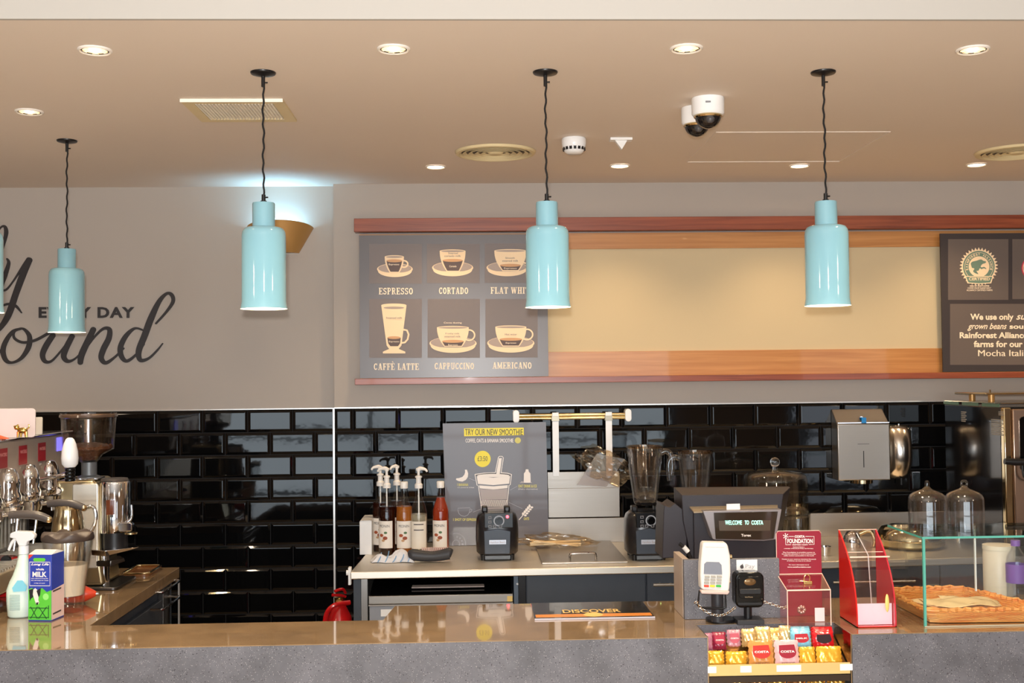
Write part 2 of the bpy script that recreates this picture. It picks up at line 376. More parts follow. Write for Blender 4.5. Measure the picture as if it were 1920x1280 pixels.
def smoothpts(pts, k=6):
    out = []; N = len(pts)
    for i in range(N-1):
        p0 = pts[max(i-1, 0)]; p1 = pts[i]; p2 = pts[i+1]; p3 = pts[min(i+2, N-1)]
        for j in range(k):
            t = j/k; out.append(tuple(0.5*(2*p1[a]+(p2[a]-p0[a])*t+(2*p0[a]-5*p1[a]+4*p2[a]-p3[a])*t*t+(3*p1[a]-p0[a]-3*p2[a]+p3[a])*t**3) for a in range(len(p1))))
    out.append(tuple(pts[-1])); return out
# ================================================================ THE ROOM
YW = 5.14; YL = 5.20; ZC = 2.51; XC = W(627, 760, Y=YW).x   # right part of the back wall stands 6 cm proud of the left part
ZT = W(627, 766, Y=YW).z
XL, XR = -6.0, 7.0
struct(B().box(XL, XC, YL, YL+0.12, 0, ZC+0.9).done('wall_back_left', WALL))
struct(B().box(XC, XR, YW, YW+0.18, 0, ZC+0.9).done('wall_back_right', WALL))
struct(B().box(XL-0.1, XL, BACKY-0.1, YL+0.12, 0, 3.4).done('wall_left', WALLW))
struct(B().box(XR, XR+0.1, BACKY-0.1, YL+0.12, 0, 3.4).done('wall_right', WALLW))
struct(B().box(XL, XR, BACKY-0.1, YL+0.12, -0.1, 0).done('floor', FLOORM))
YB = W(960, 38, Z=ZC).y
struct(B().box(XL, XR, YB, YL+0.12, ZC, ZC+0.08).done('ceiling', CEIL))
struct(B().box(XL, XR, YB-0.012, YB, ZC-0.001, 3.3).done('wall_bulkhead', BULK))
struct(B().box(XL, XR, BACKY-0.1, YB, 3.3, 3.4).done('ceiling_customer_area', BULK))
bw = B()
for a, b_ in ((XL, -3.3), (2.7, 4.35), (5.65, XR)): bw.box(a, b_, BACKY-0.1, BACKY, 0, 3.3)
bw.box(-3.3, 2.7, BACKY-0.1, BACKY, 2.42, 3.3); bw.box(4.35, 5.65, BACKY-0.1, BACKY, 2.42, 3.3)
struct(bw.done('wall_front', WALLW))
FR = mat('window_frame_dark', (40, 40, 42), 0.4)
wf = B()
for x in (-3.27, -1.3, 0.7, 2.67, 4.38, 5.62): wf.box(x-0.03, x+0.03, BACKY+0.06, BACKY+0.12, 0.05, 2.42)
for a, b_ in ((-3.3, 2.7), (4.35, 5.65)): wf.box(a, b_, BACKY+0.06, BACKY+0.12, 0.0, 0.08); wf.box(a, b_, BACKY+0.06, BACKY+0.12, 0.85, 0.9)
struct(wf.done('window_1', FR))

def tiles(name, x0, x1, Y, ztop, joint, px=0.2012, pz=0.1015):
    b = B(); g = 0.0012; bev = 0.011; d0 = 0.004; d1 = 0.009; row = 0; z = ztop
    while z > 0.02:
        z1 = z-g; z0 = max(z-pz+g, 0); off = joint if row % 2 == 0 else joint+px/2
        k = math.floor((x0-off)/px)
        while off+k*px < x1:
            a = max(off+k*px+g, x0); c = min(off+(k+1)*px-g, x1); k += 1
            if c-a < 0.03 or z1-z0 < 0.03: continue
            o = [(a, Y-d0, z0), (c, Y-d0, z0), (c, Y-d0, z1), (a, Y-d0, z1)]
            # each tile sits very slightly out of true, as hand-set tiles do
            t1 = random.uniform(-1, 1)*0.00035; t2 = random.uniform(-1, 1)*0.0002
            i = [(a+bev, Y-d1-t1-t2, z0+bev), (c-bev, Y-d1+t1-t2, z0+bev), (c-bev, Y-d1+t1+t2, z1-bev), (a+bev, Y-d1-t1+t2, z1-bev)]
            w0 = [(p[0], Y, p[2]) for p in o]
            r = 0.0011
            def ins(q, e, y): cx, cz = (a+c)/2, (z0+z1)/2; return [(p[0]+(e if p[0] < cx else -e), p[1]+y, p[2]+(e if p[2] < cz else -e)) for p in q]
            b.loft([w0, ins(o, 0, .0012), ins(o, .0008, 0), ins(i, -.0012, .00032), ins(i, .0002, -.00005), ins(i, .0018, -.0002)])
        z -= pz; row += 1
    return struct(b.done(name, TILE, smooth=False))
J1 = W(662, 780, Y=YW).x; J2 = W(296, 790, Y=YL).x
tiles('wall_tiling_right', XC+0.002, W(1802, 800, Y=YW).x+0.6, YW-0.003, ZT, J1)
ZT2 = W(300, 770, Y=YL).z
tiles('wall_tiling_left', -2.9, XC-0.004, YL-0.003, ZT2, J2)
struct(B().box(XC, W(1802, 800, Y=YW).x+0.6, YW-0.003, YW, 0, ZT).done('trim_1', GROUT))
struct(B().box(-2.9, XC, YL-0.003, YL, 0, ZT2).done('trim_2', GROUT))
PALE = mat('pale_metal_edge', (214, 208, 202), 0.25, 0.6)
struct(B().box(XC, XR-3, YW-0.012, YW, ZT+0.0005, ZT+0.006).done('trim_3', PALE))
struct(B().box(-2.9, XC-0.008, YL-0.010, YL, ZT2+0.0005, ZT2+0.005).done('trim_4', PALE))
struct(B().box(XC-0.006, XC+0.002, YW-0.014, YL-0.001, 0.0, ZT+0.004).done('trim_5', mat('corner_trim_steel', (228, 226, 224), 0.3, 0.5)))

# ================================================================ PENDANTS
INNER = mat('lamp_lining_white', (250, 246, 235), 0.5, var=.01)
BULB = mat('lamp_bulb', (255, 240, 210), 0.5, emit=(255, 226, 178), es=60)
CORD = mat('black_braided_cord', (28, 26, 27), 0.8, bump=(300, .4))
BLK = mat('black_metal', (22, 21, 23), 0.3)
def make_pendant():
    # origin at the centre of the shade's open bottom
    t = thing('pendant_lamp', 'x', 'pendant lamp', (0, 0, 0), 0, 'turquoise pendants over the service counter')
    s = B(); P = [(0.0658, 0), (0.0625, 0.02), (0.0622, 0.06), (0.0622, 0.205), (0.0605, 0.219), (0.055, 0.228), (0.047, 0.2315), (0.0328, 0.2325), (0.0318, 0.236), (0.0318, 0.298), (0.0305, 0.302), (0.004, 0.303)]
    s.lathe(P, n=56); s.done('lamp_shade', TURQ, t, ang=60)
    s = B(); s.lathe([(0.0655, 0.0004), (0.0615, 0.02), (0.0610, 0.2), (0.052, 0.224), (0.004, 0.226)], n=48); s.done('shade_lining', INNER, t, ang=60)['label'] = 'white inside of the shade'
    B().lathe([(0.0001, 0.06), (0.018, 0.066), (0.03, 0.09), (0.03, 0.115), (0.016, 0.15), (0.013, 0.2), (0.0001, 0.2)], n=24).done('bulb', BULB, t)
    s = B(); s.cyl((0, 0, 0.302), 0.009, 0.006, n=16).cyl((0, 0, 0.308), 0.0058, 0.018, n=14).cyl((0.006, 0, 0.318), 0.0022, 0.007, axis='x', n=8); s.done('cord_grip', BLK, t)
    return t
def cord_and_canopy(t, L):
    n = 40; pts = []
    for i in range(n+1):
        z = 0.322+(L-0.012-0.322)*i/n; pts.append((0.0016*math.sin(i*1.25)+0.0012*math.sin(i*.4), 0.0014*math.cos(i*1.25), z))
    pts[0] = (0, 0, pts[0][2]); pts[-1] = (0, 0, pts[-1][2])
    B().tube(pts, 0.0029, 7).done('cord', CORD, t, world=False)
    B().lathe([(0.0001, L-0.012), (0.012, L-0.0115), (0.034, L-0.006), (0.036, L-0.003), (0.036, L-0.0005), (0.0001, L-0.0005)], n=40).cyl((0, 0, L-0.042), 0.0055, 0.032, n=12).cyl((0.005, 0, L-0.03), 0.0022, 0.008, axis='x', n=8).done('canopy', BLK, t, world=False)
pen = make_pendant()
PL = [(495, 579, 138, 'turquoise pendant lamp hanging in front of the bronze wall light'),
      (1027.5, 576, 137, 'turquoise pendant lamp overlapping the right edge of the coffee menu board'),
      (1552, 573, 137, 'turquoise pendant lamp at the right, in front of the empty wooden frame bay'),
      (-39, 586, 139, 'turquoise pendant lamp cut off by the left edge of the photo'),
      (125, 623, 265, 'turquoise pendant lamp hung farther back in front of the words every day')]
for i, (u, v, vc, lab) in enumerate(PL):
    uc = {0: 496, 1: 1023.5, 2: 1541, 3: -40, 4: 127}[i]
    top = W(uc, vc, Z=ZC-0.004); base = W(u, v, Y=top.y)
    t = pen if i == 0 else dup(pen, base); t.location = base; t['label'] = lab
    bpy.context.view_layer.update()
PENDS = [o for o in COL.objects if o.name.startswith('pendant_lamp')]
for t in PENDS:
    cord_and_canopy(t, ZC-t.location.z)
    light('pendant_glow', 'SPOT', (0, 0, 0.055), 9, WARM2, parent=t, spot_size=R(120), spot_blend=0.6, shadow_soft_size=0.03)
# ================================================================ DOWNLIGHTS
RIMW = mat('downlight_rim', (236, 230, 222), 0.3)
HOT = mat('downlight_glow', (255, 240, 214), 0.5, emit=(255, 226, 176), es=22)
HOTB = mat('downlight_reflector_glow', (255, 230, 190), 0.3, emit=(255, 214, 160), es=1.6)
def downlight(u, v, front, lab):
    p = W(u, v, Z=ZC-0.003); t = thing('downlight', lab, 'ceiling light', (p.x, p.y, ZC), 0, 'front downlights' if front else 'rear downlights')
    z = -0.0005; r = 0.0445 if front else 0.042
    B().lathe([(r*.80, z), (r*.80, z-0.004), (r*.9, z-0.006), (r, z-0.003), (r, z)], n=40).done('rim', RIMW, t, world=False)
    if front:
        B().lathe([(r*.8, z-0.003), (r*.74, z-0.004), (r*.74, z-0.001)], n=40).done('dark_ring', BLK, t, world=False)
        d = B()
        for i in range(12):
            a0, a1 = 2*PI*i/12, 2*PI*(i+1)/12; q = r*.74; h = -0.0035 if i % 2 else -0.0015
            d.face([(q*.3*math.cos(a0), q*.3*math.sin(a0), -0.002), (q*math.cos(a0), q*math.sin(a0), h), (q*math.cos(a1), q*math.sin(a1), h), (q*.3*math.cos(a1), q*.3*math.sin(a1), -0.002)])
        d.done('reflector', HOTB, t, world=False, smooth=False)
        B().sph((0, 0, -0.003), (r*.3, r*.3, 0.004), 16, 8).done('bulb', HOT, t, world=False)
    else:
        B().cyl((0, 0, -0.003), r*.8, 0.002, n=32).done('bulb', HOT, t, world=False)
    light('downlight_beam', 'SPOT', (0, 0, -0.012), 34 if front else 24, WARM2 if front else WARM, parent=t, spot_size=R(95 if front else 110), spot_blend=0.8, shadow_soft_size=0.03)
downlight(178, 95, 1, 'leftmost recessed downlight of the front ceiling row'); downlight(738, 92.5, 1, 'recessed downlight between the first two front pendant canopies')
downlight(1287, 91.5, 1, 'recessed downlight above the two dome cameras'); downlight(1824, 94, 1, 'rightmost recessed downlight of the front ceiling row')
downlight(55, 210, 1, 'recessed downlight left of the farther pendant canopy')
downlight(817, 313, 0, 'glowing downlight near the wall, left of the round ceiling vent'); downlight(1162, 311, 0, 'glowing downlight near the wall below the triangular sensor')
downlight(1499, 311, 0, 'glowing downlight near the wall below the ceiling hatch'); downlight(1831, 309, 0, 'glowing downlight near the wall beside the right edge')
for uu in (-280, 2180):
    p = W(uu, 310, Z=ZC); light('downlight_beam', 'SPOT', (p.x, p.y, ZC-0.012), 30, WARM, spot_size=R(110), spot_blend=0.8, shadow_soft_size=0.03)
# ================================================================ CEILING FITTINGS
VC = mat('vent_cream', (222, 204, 160), 0.5); VW = mat('vent_white', (244, 238, 224), 0.5); VD = mat('vent_shadow_gap', (110, 98, 82), 0.8)
def round_vent(u, v, lab):
    p = W(u, v, Z=ZC-0.004); t = thing('round_ceiling_vent', lab, 'ceiling vent', (p.x, p.y, ZC), 0, 'round vents near the wall')
    Rr = 0.158
    B().lathe([(Rr*.84, -0.001), (Rr*.84, -0.006), (Rr*.9, -0.012), (Rr*.97, -0.01), (Rr, -0.001)], n=64).done('rim', VC, t, world=False)
    B().cyl((0, 0, -0.003), Rr*.85, 0.002, n=48).done('backing', VD, t, world=False)
    for r in (.77, .62, .47, .32): B().lathe([(Rr*r, -0.003), (Rr*(r+.035), -0.012), (Rr*(r+.05), -0.011), (Rr*(r-.05), -0.003)], n=56, closed=True).done('louvre_ring', VC, t, world=False)
    B().lathe([(0.0001, -0.013), (Rr*.14, -0.012), (Rr*.2, -0.004)], n=40).done('centre_cone', VC, t, world=False)
round_vent(929, 286, 'round cream ceiling vent between the rear downlights'); round_vent(1906, 285, 'round cream ceiling vent cut off by the right edge')
a, b_, c, d = W(345, 188, Z=ZC-.004), W(537, 187, Z=ZC-.004), W(550, 226, Z=ZC-.004), W(372, 227, Z=ZC-.004)
x0 = (a.x+d.x)/2; x1 = (b_.x+c.x)/2; y0 = (a.y+b_.y)/2; y1 = (c.y+d.y)/2
t = thing('square_ceiling_vent', 'rectangular cream ceiling grille with white slats behind a pendant cord', 'ceiling vent', ((x0+x1)/2, (y0+y1)/2, ZC))
fr = 0.035; f = B()
for q in ((x0, x1, y0, y0+fr), (x0, x1, y1-fr, y1), (x0, x0+fr, y0+fr, y1-fr), (x1-fr, x1, y0+fr, y1-fr)): f.box(*q, ZC-0.008, ZC-0.0005)
f.done('frame', VC, t)
B().box(x0, x1, y0-0.003, y0+0.001, ZC-0.011, ZC-0.0005).done('front_lip', VW, t)
B().box(x0+fr, x1-fr, y0+fr, y1-fr, ZC-0.002, ZC-0.0005).done('backing', VW, t)
s = B(); n = 24
for i in range(n): xx = x0+fr+(x1-x0-2*fr)*(i+.5)/n; s.box(xx-0.002, xx+0.002, y0+fr, y1-fr, ZC-0.009, ZC-0.002)
s.done('slats', VW, t)
# hatch
a, b_, c = W(1340, 247, Z=ZC), W(1640, 247, Z=ZC), W(1600, 302, Z=ZC); d = W(1290, 302, Z=ZC)
x0, x1, y0, y1 = (a.x+d.x)/2, (b_.x+c.x)/2, a.y, c.y
h = B(); e = 0.004
for q in ((x0, x1, y0, y0+e), (x0, x1, y1-e, y1), (x0, x0+e, y0+e, y1-e), (x1-e, x1, y0+e, y1-e)): h.box(*q, ZC-0.003, ZC-0.0002)
tag(h.done('ceiling_hatch', CEIL), 'plain square access hatch outline in the ceiling beside the dome cameras', 'ceiling hatch')
# dome cameras
DOME = mat('smoked_dome', (22, 20, 22), 0.08, coat=.5)
def dome_cam(u, v, lab, k=1.0):
    p = W(u, v, Z=ZC); t = thing('dome_camera', lab, 'security camera', (p.x, p.y, ZC), 0, 'ceiling dome cameras')
    r = 0.052*k
    B().lathe([(r*.98, -0.0005), (r, -0.006), (r*.985, -0.05), (r*.9, -0.056), (r*.82, -0.056)], n=48).done('housing', WHITEG, t, world=False)
    prof = [(r*.82*math.cos(R(a)), -0.053-r*.86*math.sin(R(a))) for a in range(0, 90, 9)]+[(0.0001, -0.053-r*.86)]
    B().lathe(prof, n=40).done('dome', DOME, t, world=False)
    B().lathe([(r*.83, -0.056), (r*.87, -0.060), (r*.80, -0.064)], n=40).done('dome_rim', CHROMEW, t, world=False)
    B().sph((0, -r*.62, -0.073), (0.014, 0.012, 0.014), 14, 8).done('lens', mat('camera_lens', (70, 70, 74), 0.1, coat=1), t, world=False)
    q = B()
    q.box(-0.018, -0.002, -r-0.0016, -r+0.002, -0.026, -0.021)
    if k == 1.0: q.done('badge', mat('grey_print', (130, 130, 135), 0.5), t, world=False, smooth=False)
dome_cam(1327, 184, 'nearer white dome security camera hanging from the ceiling')
dome_cam(1306, 202, 'white dome security camera partly hidden behind the nearer one', 0.97)
p = W(1076, 259, Z=ZC); t = thing('smoke_detector', 'round white smoke detector on the ceiling left of the triangular sensor', 'smoke detector', (p.x, p.y, ZC))
B().lathe([(0.042, -0.0005), (0.0455, -0.006), (0.045, -0.024), (0.042, -0.036), (0.034, -0.052), (0.025, -0.058), (0.0001, -0.059)], n=48).done('body', WHITEG, t, world=False)
for i in range(16):
    a = 2*PI*i/16; s = B(); s.cbox((0, -0.0405, -0.040), (0.0095, 0.003, 0.013)); s.xf(Matrix.Rotation(a, 4, 'Z')); s.done('slot', BLACKP, t, world=False)
p = W(1164, 259, Z=ZC); t = thing('ceiling_sensor', 'small white triangular sensor hanging under a flat plate', 'sensor', (p.x, p.y, ZC))
B().box(-0.041, 0.041, -0.02, 0.02, -0.010, -0.0005).done('plate', WHITE, t, world=False, bev=.001)
B().prism([(-0.023, -0.010), (0.023, -0.010), (0.002, -0.044)], -0.012, 0.012, 'y').done('pointer', WHITE, t, world=False, bev=.001)
# ================================================================ WALL LIGHT
BRZ = mat('bronze_wall_light', (186, 142, 84), 0.35, 0.35)
zt = W(560, 428, Y=YL).z; zb = W(540, 475, Y=YL).z; cx = W(526, 430, Y=YL).x
t = thing('wall_light', 'bronze half-bowl uplighter on the wall behind a turquoise pendant', 'wall light', (cx, YL, zb))
r1, r0 = 0.150, 0.083
s = B(); H = zt-zb
def cr(r, z, n=24): return [(cx+r*math.cos(a), YL-0.001-r*0.8*math.sin(a), z+(.024*math.sin(a) if z > zt-.02 else 0)) for a in [PI*i/n for i in range(n+1)]]
out = [cr(r1, zt), cr(r0, zb)]; inn = [cr(r0-0.004, zb+0.004), cr(r1-0.004, zt)]
rings = out+inn; bm = s.bm; vs = [[bm.verts.new(p) for p in r] for r in rings]; vs.append(vs[0])
for a_, b2 in zip(vs, vs[1:]):
    for i in range(24): bm.faces.new((a_[i], a_[i+1], b2[i+1], b2[i]))
bm.faces.new([bm.verts.new(p) for p in cr(r0, zb)])
s.done('shade', BRZ, t)
B().cbox((cx, YL-0.03, zb+0.05), (0.10, 0.035, 0.02)).done('lamp_tube', mat('cool_lamp', (220, 240, 255), .5, emit=(170, 220, 255), es=6), t)
light('uplight', 'AREA', (0, -0.045, H-0.02), 1.5, (0.30, 0.68, 1), (R(180), 0, 0), parent=t, shape='RECTANGLE', size=0.16, size_y=0.05)
# ================================================================ WALL LETTERING
INK = mat('black_lettering', (40, 35, 36), 0.5)
def script(name, lab, strokes, y=YL):
    t = thing(name, lab, 'wall lettering', tuple(W(150, 640, Y=y)), 0, 'raised slogan on the left wall')
    b = B(); th = 0.006
    for st in strokes:
        th0 = th = 0.006+0.0006*len(b.bm.verts)/1000
        pts = smoothpts(st, 7)
        for k, (x, yy, w_) in enumerate(pts):
            pass
        L, Q = [], []
        for i, (x, yy, w_) in enumerate(pts):
            a = pts[max(i-1, 0)]; c = pts[min(i+1, len(pts)-1)]; dx, dy = c[0]-a[0], c[1]-a[1]; d = math.hypot(dx, dy) or 1
            w2 = max(w_, 6)/2; L.append((x-dy/d*w2, yy+dx/d*w2)); Q.append((x+dy/d*w2, yy-dx/d*w2))
        rings = []
        for n_, (l, q) in enumerate(zip(L, Q)):
            th = th0+n_*0.000008
            A = W(l[0]/4.267, 400+l[1]/4.267, Y=y); C_ = W(q[0]/4.267, 400+q[1]/4.267, Y=y)
            rings.append([(A.x, y-th, A.z), (C_.x, y-th, C_.z), (C_.x, y-.0005, C_.z), (A.x, y-.0005, A.z)])
        b.loft(rings)
        for e in (pts[0], pts[-1]):
            p = W(e[0]/4.267, 400+e[1]/4.267, Y=y); th2 = th-.00012; b.cyl((p.x, y-th2, p.z), max(e[2], 6)/2/4.267*PX(y), th2-.0005, axis='y', n=18)
    b.done('letter_strokes', INK, t, smooth=False); return t
script('script_lettering', 'large black script letters ending in a y, cut off by the left edge',
 [[(-40,200,8),(-20,160,8),(10,112,12),(40,106,22),(52,150,32),(38,220,26),(0,330,28)],
  [(60,365,14),(72,400,26),(45,490,36),(22,560,28),(18,610,18),(55,608,15),(110,540,12),(190,420,22),(232,372,40)],
  [(238,375,44),(190,480,52),(130,640,50),(75,800,50),(20,895,40),(-60,980,26)],
  [(-20,770,10),(10,745,14),(70,725,20),(130,742,22),(175,795,8)]])
script('script_lettering', 'large black script letters reading ound below the words every day',
 [[(-60,1150,10),(0,1108,16),(30,1060,20)],
  [(170,922,18),(105,945,26),(50,1020,36),(26,1100,40),(50,1175,34),(105,1192,20),(175,1155,28),(230,1070,40),(238,985,36),(200,930,22),(160,922,16),(115,950,16),(120,1000,20),(190,1032,22),(290,1012,22),(395,955,22)],
  [(425,975,42),(370,1060,46),(343,1130,42),(362,1182,32),(415,1180,18),(490,1100,14),(545,1030,18)],
  [(578,985,42),(530,1080,46),(512,1145,42),(545,1182,30),(605,1160,14),(690,1075,16)],
  [(748,930,44),(700,1030,48),(655,1130,50),(645,1190,42)],
  [(690,1080,14),(760,985,16),(830,922,22),(878,930,36),(872,1000,44),(830,1085,46),(812,1155,42),(848,1195,30),(920,1150,18),(990,1080,15)],
  [(1150,935,14),(1080,920,20),(1010,980,36),(966,1070,42),(975,1145,38),(1020,1180,26),(1100,1120,18),(1150,1045,20)],
  [(1250,880,14),(1335,785,20),(1386,705,28),(1375,652,30),(1335,642,22),(1275,705,36),(1210,840,50),(1158,980,50),(1112,1100,46),(1125,1172,34),(1190,1160,20),(1260,1095,15),(1303,1040,8)]])
t = thing('capital_lettering', 'small black capitals reading every day beside the farther pendant', 'wall lettering', tuple(W(160, 596, Y=YL)))
pr = Print(t, YL-0.004, (0, 0), 1, {'black_lettering': ('letters', None)})
pr.text(INK, 'EVERY DAY', 73, 575.5, 252, 596, bold=0.035, space=1.15); pr.build()
for ch in t.children:
    k = ch.modifiers.new('s', 'SOLIDIFY'); k.thickness = 0.004; k.offset = -1
# ================================================================ WOODEN FRAME AND MENU BOARDS
WOODR = wood('red_brown_wood', (116, 50, 30), (158, 80, 48)); WOODO = wood('orange_plywood', (178, 116, 58), (200, 140, 78), rough=.4)
BEI = mat('beige_back_panel', (205, 186, 150), 0.7, noise=(1.5, .02))
xA = W(667, 560, Y=YW).x; xB = XR-4.0
def zz(v, u=1100): return W(u, v, Y=YW-0.03).z
t = thing('wall_board_frame', 'long reddish wooden wall frame holding the menu boards with an open beige bay', 'frame', (xA, YW, zz(716)))
B().box(xA, xB, YW-0.06, YW-0.0005, zz(436, 700), zz(411, 700)).done('top_rail', WOODR, t, bev=.002)
B().box(xA, xB, YW-0.065, YW-0.0005, zz(721, 700), zz(709.5, 700)).done('bottom_ledge', WOODR, t, bev=.0015)
B().box(xA+.02, xB, YW-0.018, YW-0.0005, zz(466), zz(436)).done('upper_plank', WOODO, t, bev=.001)
B().box(xA+.02, xB, YW-0.018, YW-0.0005, zz(710), zz(659)).done('lower_plank', WOODO, t, bev=.001)
B().box(xA+.02, xB, YW-0.008, YW-0.0005, zz(659), zz(466)).done('back_panel', BEI, t)
BOARD = mat('board_slate', (88, 80, 80), 0.45, coat=.6, coat_r=.28, noise=(2, .03)); BOARD2 = mat('board_panel_grey', (122, 112, 110), 0.5, var=.01)
BOARDB = mat('board_dark', (58, 50, 50), 0.5, noise=(2, .03)); BOARDB2 = mat('board_panel_brown', (102, 90, 84), 0.55, var=.01)
PRC = mat('print_cream', (250, 222, 184), 0.6, var=.01); PRD = mat('print_dark_brown', (100, 84, 82), 0.6, var=.01); PRM = mat('print_taupe', (150, 136, 130), 0.6, var=.01)
PRO = mat('print_tan', (214, 164, 120), 0.6, var=.01); PRW = mat('print_lettering_cream', (255, 234, 206), 0.6, var=.01); PRS = mat('print_saucer_shade', (176, 158, 148), .6, var=.01)
YP = YW-0.060
x0, x1, z0, z1 = rect(674, 440, 1027, 707, YP)
t = thing('menu_board', 'grey coffee menu board with six cup drawings named espresso to americano', 'menu board', ((x0+x1)/2, YP, z0), 0, 'menu boards in the wall frame')
B().box(x0, x1, YP, YP+0.008, z0, z1).done('board_panel', BOARD, t)
nm = {'board_panel_grey': ('picture_panel', 'lighter grey square'), 'print_cream': ('cup_drawing', 'cream cup drawing'), 'print_dark_brown': ('coffee_fill', None), 'print_taupe': ('small_print', None), 'print_tan': ('crema_band', None), 'print_lettering_cream': ('menu_lettering', 'cream slab lettering'), 'print_saucer_shade': ('saucer_shading', None)}
pr = Print(t, YP, (660, 400), 3.879, nm)
for q in ((125,222,508,510),(545,222,928,507),(965,218,1350,505),(125,622,508,1050),(550,622,930,1050),(970,622,1350,1048)): pr.g = q; pr.rect(BOARD2, *q, 1)
def saucer(cx, cy, rx, ry):
    pr.g = ('cup', cx)
    pr.ell(PRC, cx, cy, rx, ry, 2); pr.ell(PRS, cx, cy-ry*.12, rx-9, ry-9, 3)
    pr.poly(PRC, [(cx+rx*.95*math.cos(PI*i/24), cy+ry*.30+ry*.30*math.sin(PI*i/24)) for i in range(25)]+[(cx-rx*.95*math.cos(PI*i/24), cy+ry*.30+ry*1.08*math.sin(PI*i/24)) for i in range(1, 24)], 4)
def cup(x0, y0, x1, y1, bx0, bx1, cof, top, handle=None):
    H_ = y1-y0; cx = (x0+x1)/2
    def side(xt, xb, t): return xt+(xb-xt)*(t**2.2)
    L = [(side(x0, bx0, i/8), y0+6+(H_-6)*i/8) for i in range(9)]; Rr = [(side(x1, bx1, i/8), y0+6+(H_-6)*i/8) for i in range(9)]
    pr.poly(PRC, L+Rr[::-1], 5); pr.ell(PRC, cx, y0+8, (x1-x0)/2, 12, 5); pr.ell(PRS, cx, y0+9, (x1-x0)/2-9, 7, 6)
    tf = (cof-y0)/H_; ins = 11
    l = [(side(x0, bx0, tf+(0.93-tf)*i/6)+ins, cof+(y1-8-cof)*i/6) for i in range(7)]; r = [(side(x1, bx1, tf+(0.93-tf)*i/6)-ins, cof+(y1-8-cof)*i/6) for i in range(7)]
    pr.poly(PRD, l+r[::-1], 7); pr.ell(PRO, cx, cof, (r[0][0]-l[0][0])/2, 11, 8)
    if handle: hx, hy, hr, hh = handle; pr.line(PRC, [(hx+hr*math.cos(R(a)), hy+hh*math.sin(R(a))) for a in range(-120, 150, 18)], 11, 5)
saucer(312, 405, 130, 42); cup(238, 308, 378, 432, 275, 345, 345, 0, (378, 368, 28, 24))
saucer(732, 395, 150, 45); cup(638, 266, 826, 425, 690, 780, 342, 0)
saucer(1128, 395, 150, 45); cup(1035, 264, 1268, 420, 1095, 1210, 378, 0, (1262, 330, 30, 32))
saucer(735, 945, 172, 50); cup(618, 822, 850, 970, 672, 800, 930, 0, (852, 885, 40, 38))
saucer(1155, 943, 172, 50); cup(1042, 818, 1268, 968, 1095, 1215, 915, 0, (1272, 880, 42, 38))
pr.g = ('cup', 'latte')
pr.poly(PRC, [(213,668),(397,668),(360,960),(340,985),(388,1005),(388,1018),(225,1018),(225,1005),(270,985),(252,960)], 5); pr.ell(PRC, 305, 667, 91, 12, 5); pr.ell(PRS, 305, 686, 75, 9, 6)
pr.poly(PRD, [(258,905),(355,905),(350,945),(335,965),(280,965),(264,945)], 7); pr.ell(PRO, 306, 903, 48, 10, 8)
pr.line(PRC, [(375,845),(400,850),(412,880),(405,915),(385,938),(358,942)], 13, 5)
for s_, q in (('ESPRESSO', (195,541,443,589)), ('CORTADO', (632,538,845,586)), ('FLAT WHITE', (1008,536,1322,584)), ('CAFFÈ LATTE', (158,1090,486,1138)), ('CAPPUCCINO', (600,1086,887,1133)), ('AMERICANO', (1022,1082,1306,1129))): pr.slab(PRW, s_, *q, 2)
for s_, q, m in (('Espresso', (268,365,344,381), PRW), ('Steamed', (700,283,770,297), PRM), ('cortado milk', (672,303,792,317), PRM), ('Cortado', (708,378,760,392), PRW), ('Smooth', (1115,318,1183,331), PRM), ('steamed milk', (1092,338,1208,352), PRM), ('Espresso', (1105,394,1198,408), PRW), ('Steamed milk', (248,752,366,766), PRM), ('Espresso', (270,926,344,940), PRW), ('Cocoa dusting', (668,789,798,804), PRW), ('Frothy milk', (680,868,782,882), PRM), ('steamed milk', (672,888,790,902), PRM), ('Espresso', (700,950,770,964), PRW), ('Hot water', (1112,872,1200,886), PRM), ('Espresso', (1118,936,1194,950), PRW)): pr.text(m, s_, *q, l=9, bold=.01)
pr.build()
# right-hand board
YP = YW-0.062
x0, x1, z0, z1 = rect(1765.5, 437, 1985, 696, YP)
t = thing('menu_board', 'dark brown board with round frog seal and sun-grown beans text, cut off at right', 'menu board', ((x0+x1)/2, YP, z0), 0, 'menu boards in the wall frame')
B().box(x0, x1, YP, YP+0.008, z0, z1).done('board_panel', BOARDB, t)
SEAL = mat('seal_green', (112, 136, 118), 0.6, var=.01); PINK = mat('print_pink_red', (214, 60, 90), .6, var=.01)
pr = Print(t, YP, (1740, 400), 4.0, {'board_panel_brown': ('text_panel', None), 'print_cream': ('seal_artwork', 'cream parts of the round seal'), 'seal_green': ('seal_artwork', 'grey-green parts of the round seal'), 'print_lettering_cream': ('lettering', 'cream lettering'), 'print_pink_red': ('red_emblem', None)})
for q in ((150,193,602,648),(632,193,980,642),(165,678,980,1135)): pr.g = q; pr.rect(BOARDB2, *q, 1)
pr.g = 'seal'
cx, cy = 380, 400; st = []; n = 34
for i in range(2*n):
    a = 2*PI*i/(2*n); r = 146 if i % 2 else 124; st.append((cx+r*math.cos(a), cy+r*math.sin(a)))
pr.poly(PRC, st, 2); pr.ell(SEAL, cx, cy, 119, 119, 3, 48); pr.ell(PRC, cx, cy, 108, 108, 4, 48); pr.ell(SEAL, cx, cy, 105, 105, 5, 48); pr.ell(PRC, cx, cy, 78, 78, 6, 40)
word = 'RAINFOREST ALLIANCE'
